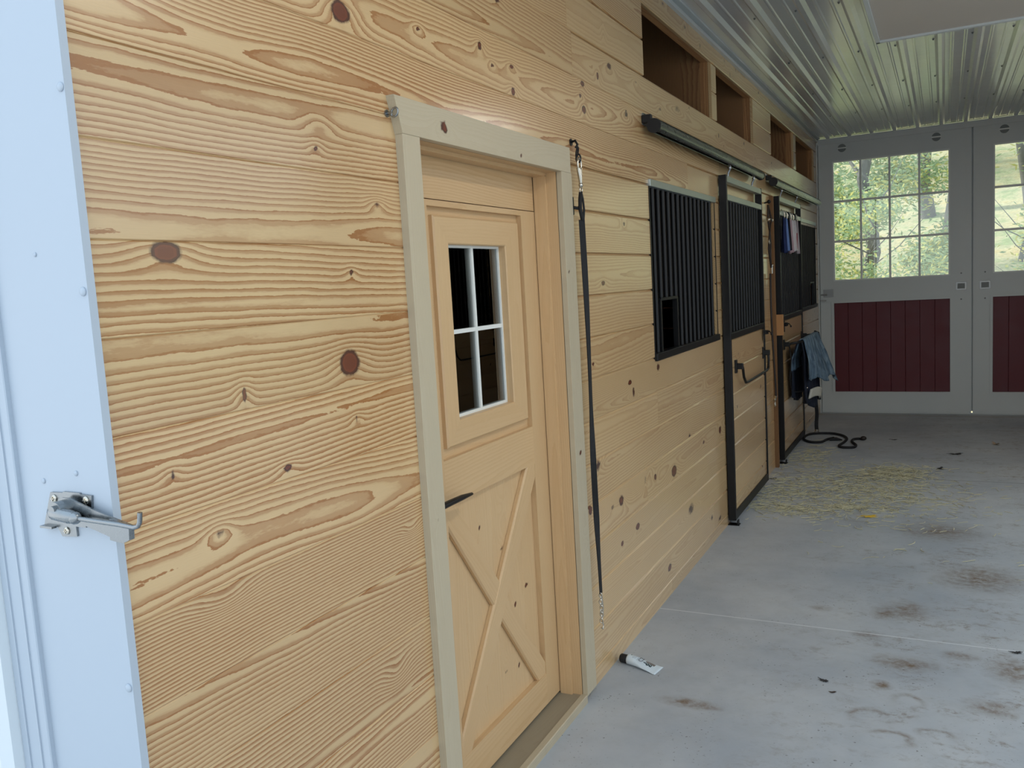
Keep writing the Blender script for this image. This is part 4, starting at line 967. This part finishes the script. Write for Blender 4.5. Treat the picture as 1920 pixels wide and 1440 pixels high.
# ================================================================== FLOOR LITTER
def hay():
    m = MB(); rr = random.Random(3); vs = []; fs = []
    cl = [(.55, 6.9, .38, .45, 950), (.97, 7.45, .13, .15, 420), (.22, 8.1, .12, .25, 180), (.15, 6.55, .12, .25, 170), (.35, 6.2, .15, .07, 160), (.85, 6.8, .3, .3, 420), (.75, 6.35, .12, .05, 100), (1.2, 6.2, .35, .5, 90)]
    for (cx, cy, sx_, sy_, n) in cl:
        for _ in range(int(n*1.15)):
            x, y = rr.gauss(cx, sx_), rr.gauss(cy, sy_)
            if x < .03 or y > 9: continue
            L = rr.uniform(.025, .11); a = rr.uniform(0, PI); bend = rr.uniform(-.5, .5); z = rr.uniform(.001, .010)+(.02*rr.random() if cx == .97 else 0)
            pts = []
            for k in range(4):
                s_ = k/3-.5; aa = a+bend*s_*2
                pts.append(Vector((x+L*s_*math.cos(aa), y+L*s_*math.sin(aa), z+.006*(s_*rr.uniform(-1, 1))+.001)))
            if min(p.x for p in pts) < .005: continue
            for p in pts: p.z = max(p.z, .0015)
            m.tube(pts, rr.uniform(.0014, .0028), 3, 0, cap=False)
    return m.build('hay', 'hay', fixn=False)
tag(hay(), 'scattered hay on the concrete in front of the stall doors', 'hay', kind='stuff')
def leaf(x, y, s_, rot, mt, label, nm='fallen_leaf', pts=9, curl=.3, cat='leaf'):
    rr = random.Random(int(x*1000)); vs = [(0, 0, .012*s_/.04*.4)]; n = pts*2
    for k in range(n):
        a = 2*PI*k/n; r = s_*(1 if k % 2 == 0 else .6)*rr.uniform(.8, 1.1); vs.append((r*math.cos(a)*1.2, r*.7*math.sin(a), .003+curl*s_*(.5+.5*math.sin(2*a+1))*.6))
    fs = [(0, k+1, (k+1) % n+1) for k in range(n)]
    b = len(vs); vs += [(v_[0], v_[1], v_[2]-.0012) for v_ in vs]; fs += [(f[2]+b, f[1]+b, f[0]+b) for f in fs]
    fs += [(k+1, (k+1) % n+1, (k+1) % n+1+b, k+1+b) for k in range(n)]
    m = MB(); m.add(vs, fs); m.tube([(-s_*.2, 0, .004), (-s_*1.5, .004, .006)], .0012, 5)
    o = m.build(nm, mt); o.location = (x, y, 0.0002); o.rotation_euler = (0, 0, rot); tag(o, label, cat); return o
M['yleaf'] = simple('yellow leaf', srgb(204, 166, 40), .7, nz=.3, nscale=40); M['bleaf'] = simple('brown leaf', srgb(66, 50, 40), .8); M['gleaf'] = simple('dark leaf', srgb(44, 42, 42), .7); M['tleaf'] = simple('tan leaf', srgb(150, 130, 110), .8)
leaf(.86, 6.14, .055, .3, 'yleaf', 'yellow fallen leaf at the front edge of the hay')
leaf(1.412, 8.384, .05, .2, 'gleaf', 'dark curled leaf on the bare concrete right of the hay, the larger one')
leaf(1.292, 7.743, .032, 1.0, 'gleaf', 'small dark curled leaf right of the hay heap', curl=.8)
leaf(1.745, 8.9, .045, 2.0, 'tleaf', 'tan curled leaf near the right edge before the barn doors', curl=.7)
leaf(.88, 9.0, .03, .0, 'gleaf', 'thin dark leaf just right of the coiled rope end', curl=.2)
leaf(.03+.03, 7.12, .03, .6, 'bleaf', 'brown leaf at the foot of the wall between the stall doors')
leaf(.873, 3.562, .020, -.4, 'gleaf', 'small dark leaf scrap on the near concrete, longer of two', curl=.2)
leaf(.919, 3.47, .012, .6, 'bleaf', 'tiny brown leaf scrap on the near concrete in front of the longer one', curl=.2)
leaf(1.598, 4.10, .02, .2, 'gleaf', 'dark leaf scrap on the pale joint at the right edge', curl=.4)

# ================================================================== OUTSIDE
def grd():
    q = NT('leafy hillside'); o = q.n('TexCoord').outputs['Object']
    n = q.noise(o, 1.2, 6, .7); n2 = q.noise(o, 14, 5, .7)
    c = q.ramp(n, [(.35, srgb(150, 164, 112)), (.5, srgb(196, 186, 146)), (.7, srgb(206, 180, 120))])
    c = q.mix(q.ramp(n2, [(.4, g3(0)), (.7, g3(.6))]), c, srgb(118, 110, 82)); q.l(c, q.b.inputs['Base Color']); q.b.inputs['Roughness'].default_value = .95; return q.m
M['ground'] = grd()
m = MB(); vs = []; fs = []; NX, NY = 30, 36
for i in range(NX+1):
    for j in range(NY+1):
        x = -45+90*i/NX; y = YF+.1+60*(j/NY)**1.4
        z = -.13+max(0, y-13)*.24+.5*math.sin(x*.3+y*.2)*min(1, max(0, y-12)/6); vs.append((x, y, z))
for i in range(NX):
    for j in range(NY): i0 = i*(NY+1)+j; fs.append((i0, i0+NY+1, i0+NY+2, i0+1))
m.add(vs, fs, 0, True); tag(m.build('ground', 'ground', fixn=False), 'leaf strewn wooded slope rising beyond the barn doors', 'ground', kind='structure')
def gz(x, y): return -.13+max(0, y-13)*.24+.5*math.sin(x*.3+y*.2)*min(1, max(0, y-12)/6)
M['bark'] = simple('grey bark', srgb(110, 108, 104), .9, nz=.35, nscale=5)
def leafmat(name, c1, c2):
    q = NT(name); o = q.n('TexCoord').outputs['Object']; n = q.noise(o, 2.2, 4, .7)
    ri = q.n('NewGeometry').outputs['Random Per Island']
    c = q.mix(q.math('ADD', q.math('MULTIPLY', n, .6), q.math('MULTIPLY', ri, .4)), c1, c2)
    df = q.n('BsdfDiffuse'); tl = q.n('BsdfTranslucent'); mx = q.n('MixShader'); mx.inputs[0].default_value = .45
    q.l(c, df.inputs[0]); q.l(c, tl.inputs[0]); q.l(df.outputs[0], mx.inputs[1]); q.l(tl.outputs[0], mx.inputs[2]); q.l(mx.outputs[0], q.t.nodes['Material Output'].inputs[0]); return q.m
M['lg'] = leafmat('green leaves', srgb(140, 164, 124), srgb(186, 200, 158)); M['ly'] = leafmat('yellow leaves', srgb(224, 210, 128), srgb(204, 208, 146)); M['lp'] = leafmat('pale green leaves', srgb(172, 196, 172), srgb(208, 218, 182))
def tree(x, y, h, r, mt, label, nm='woodland_tree', lean=0., zlo=.35, spread=2.6, nl=2600, seed=0, ls=.11, trunk=True, cat='tree', c2=None):
    rr = random.Random(seed); t = thing(nm, label, cat, (x, y, gz(x, y)))
    z0 = gz(x, y)-.1
    m = MB(); N = 9
    pts = [(x+lean*h*(k/N)**1.2+.12*math.sin(k*1.7+seed), y+.1*math.cos(k*1.3), z0+h*k/N) for k in range(N+1)]
    if trunk:
        m.tube(pts, [r*(1-.75*k/N) for k in range(N+1)], 10)
        for b in range(7):
            k = rr.randint(3, N-1); p = Vector(pts[k]); a = rr.uniform(0, 2*PI); L = rr.uniform(.8, 2.4)
            m.tube([p, p+Vector((math.cos(a)*L*.5, math.sin(a)*L*.5, L*.25)), p+Vector((math.cos(a)*L, math.sin(a)*L, L*.65))], [r*.3, r*.18, r*.05], 6)
        part(m, 'trunk', 'bark', t)
    blobs = []
    for b in range(16):
        k = rr.uniform(zlo, 1.05); a = rr.uniform(0, 2*PI); d = rr.uniform(.1, 1)*spread
        blobs.append((x+lean*h*k+math.cos(a)*d, y+math.sin(a)*d*.8, z0+h*k, rr.uniform(.35, .8)*spread*.5))
    V_ = []; F_ = []; MI = []
    for i in range(nl):
        bx_, by_, bz_, br = blobs[i % 16]
        g = [rr.gauss(0, .55) for _ in range(3)]
        c = Vector((bx_+g[0]*br, by_+g[1]*br, max(bz_+g[2]*br*.7, gz(x, y)+.1)))
        u = Vector((rr.gauss(0, 1), rr.gauss(0, 1), rr.gauss(0, .5))).normalized(); v_ = u.orthogonal().normalized()*rr.uniform(.5, .8)
        s_ = ls*rr.uniform(.6, 1.3); b0 = len(V_)
        V_ += [c-u*s_, c+v_*s_*.6-u*s_*.1, c+u*s_, c-v_*s_*.6+u*s_*.1]; F_.append((b0, b0+1, b0+2, b0+3)); MI.append(1 if c2 and rr.random() < .3 else 0)
    m = MB(); m.add(V_, F_, 0, False); m.mi = MI; part(m, 'foliage', [mt]+([c2] if c2 else []), t, fixn=False)
    return t
FPS = [  # x at distance y measured through the panes
 (1.5, 19.0, 9, .23, 'lp', 'forked grey trunk tree behind the middle of the left barn window', .02, .45, 3.0, 2600, 'ly'),
 (.05, 17.0, 6, .15, 'lg', 'leafy tree with a broken trunk behind the left panes of the barn window', .03, .15, 1.6, 4200, 'ly'),
 (3.55, 18.5, 8, .26, 'ly', 'dark trunked tree with yellow leaves in the right barn window', .03, .4, 2.6, 2200, 'lg'),
 (2.95, 22, 8, .16, 'ly', 'thin trunked tree behind the right panes of the left barn window', 0, .35, 2.2, 1800, 'lp'),
 (-1.6, 21, 9, .2, 'lp', 'pale green tree at the left of the view through the barn window', 0, .2, 3.0, 3000, 'lg'),
 (4.9, 24, 9, .2, 'lg', 'green tree beyond the yellow one in the right barn window', 0, .3, 2.8, 2200, 'ly'),
 (.9, 27, 11, .22, 'lp', 'tall pale tree high on the slope beyond the left barn window', 0, .3, 4, 3600, 'lg'),
 (4.2, 32, 13, .25, 'lp', 'tallest pale tree far up the slope beyond both barn windows', 0, .3, 5, 4200, 'ly'),
 (-2.5, 33, 13, .25, 'lg', 'tall green tree far up the slope beyond the stall side', 0, .25, 5, 3600, 'lp')]
for i, (x, y, h, r, mt, lb, ln, zl, sp, nl, c2) in enumerate(FPS):
    tree(x, y, h, r, mt, lb, lean=ln, zlo=zl, spread=sp, nl=int(nl*3.6), seed=i+3, c2=c2, ls=.055 if y < 20 else .085)
tree(.3, 14.5, 2.6, .04, 'lg', 'leafy shrub low in the left panes of the barn window', nm='woodland_shrub', zlo=.3, spread=1.2, nl=3600, seed=40, ls=.045, cat='shrub', c2='ly')
tree(2.9, 16, 2.2, .04, 'ly', 'yellowing shrub low in the right panes of the left barn window', nm='woodland_shrub', zlo=.3, spread=1.1, nl=2600, seed=41, ls=.05, cat='shrub', c2='lg')

# mirrored stall front on the opposite side, visible in the pine door's panes
for src, dy, lb in ((g1, 4.85, 'barred stall window on the opposite wall, mirrored in the door panes'), (d1, 2.0, 'sliding stall door on the opposite wall, mirrored in the door panes')):
    c = copy_tree(src); c.scale = (-1, 1, 1); c.location.x = XR; c.location.y += dy; c['label'] = lb
mb = MB(); mb.box(XR+.6, XR+.65, 6.35, YF, 0, 3.2); mb.box(XR+.02, XR+.65, 6.3, 6.35, 0, 3.2); mb.box(XR+.0, XR+.65, 6.3, YF, 3.2, 3.25); tag(mb.build('wall_stall_right', 'dark'), kind='structure')

GROUPS = dict(woodland_tree='trees on the slope beyond the barn doors', woodland_shrub='shrubs on the slope beyond the barn doors', fallen_leaf='fallen leaves on the concrete floor',
              floor_guide='floor guides under the stall doors', stall_door='sliding stall doors', stall_grille='barred stall windows', door_track='round tracks above the stall doors',
              ceiling_lamp='batten lamps on the ceiling', rafter='rafters above the stalls')
for o in list(COL.objects):
    g_ = GROUPS.get(o.name.split('.')[0])
    if g_ and o.parent is None: o['group'] = g_
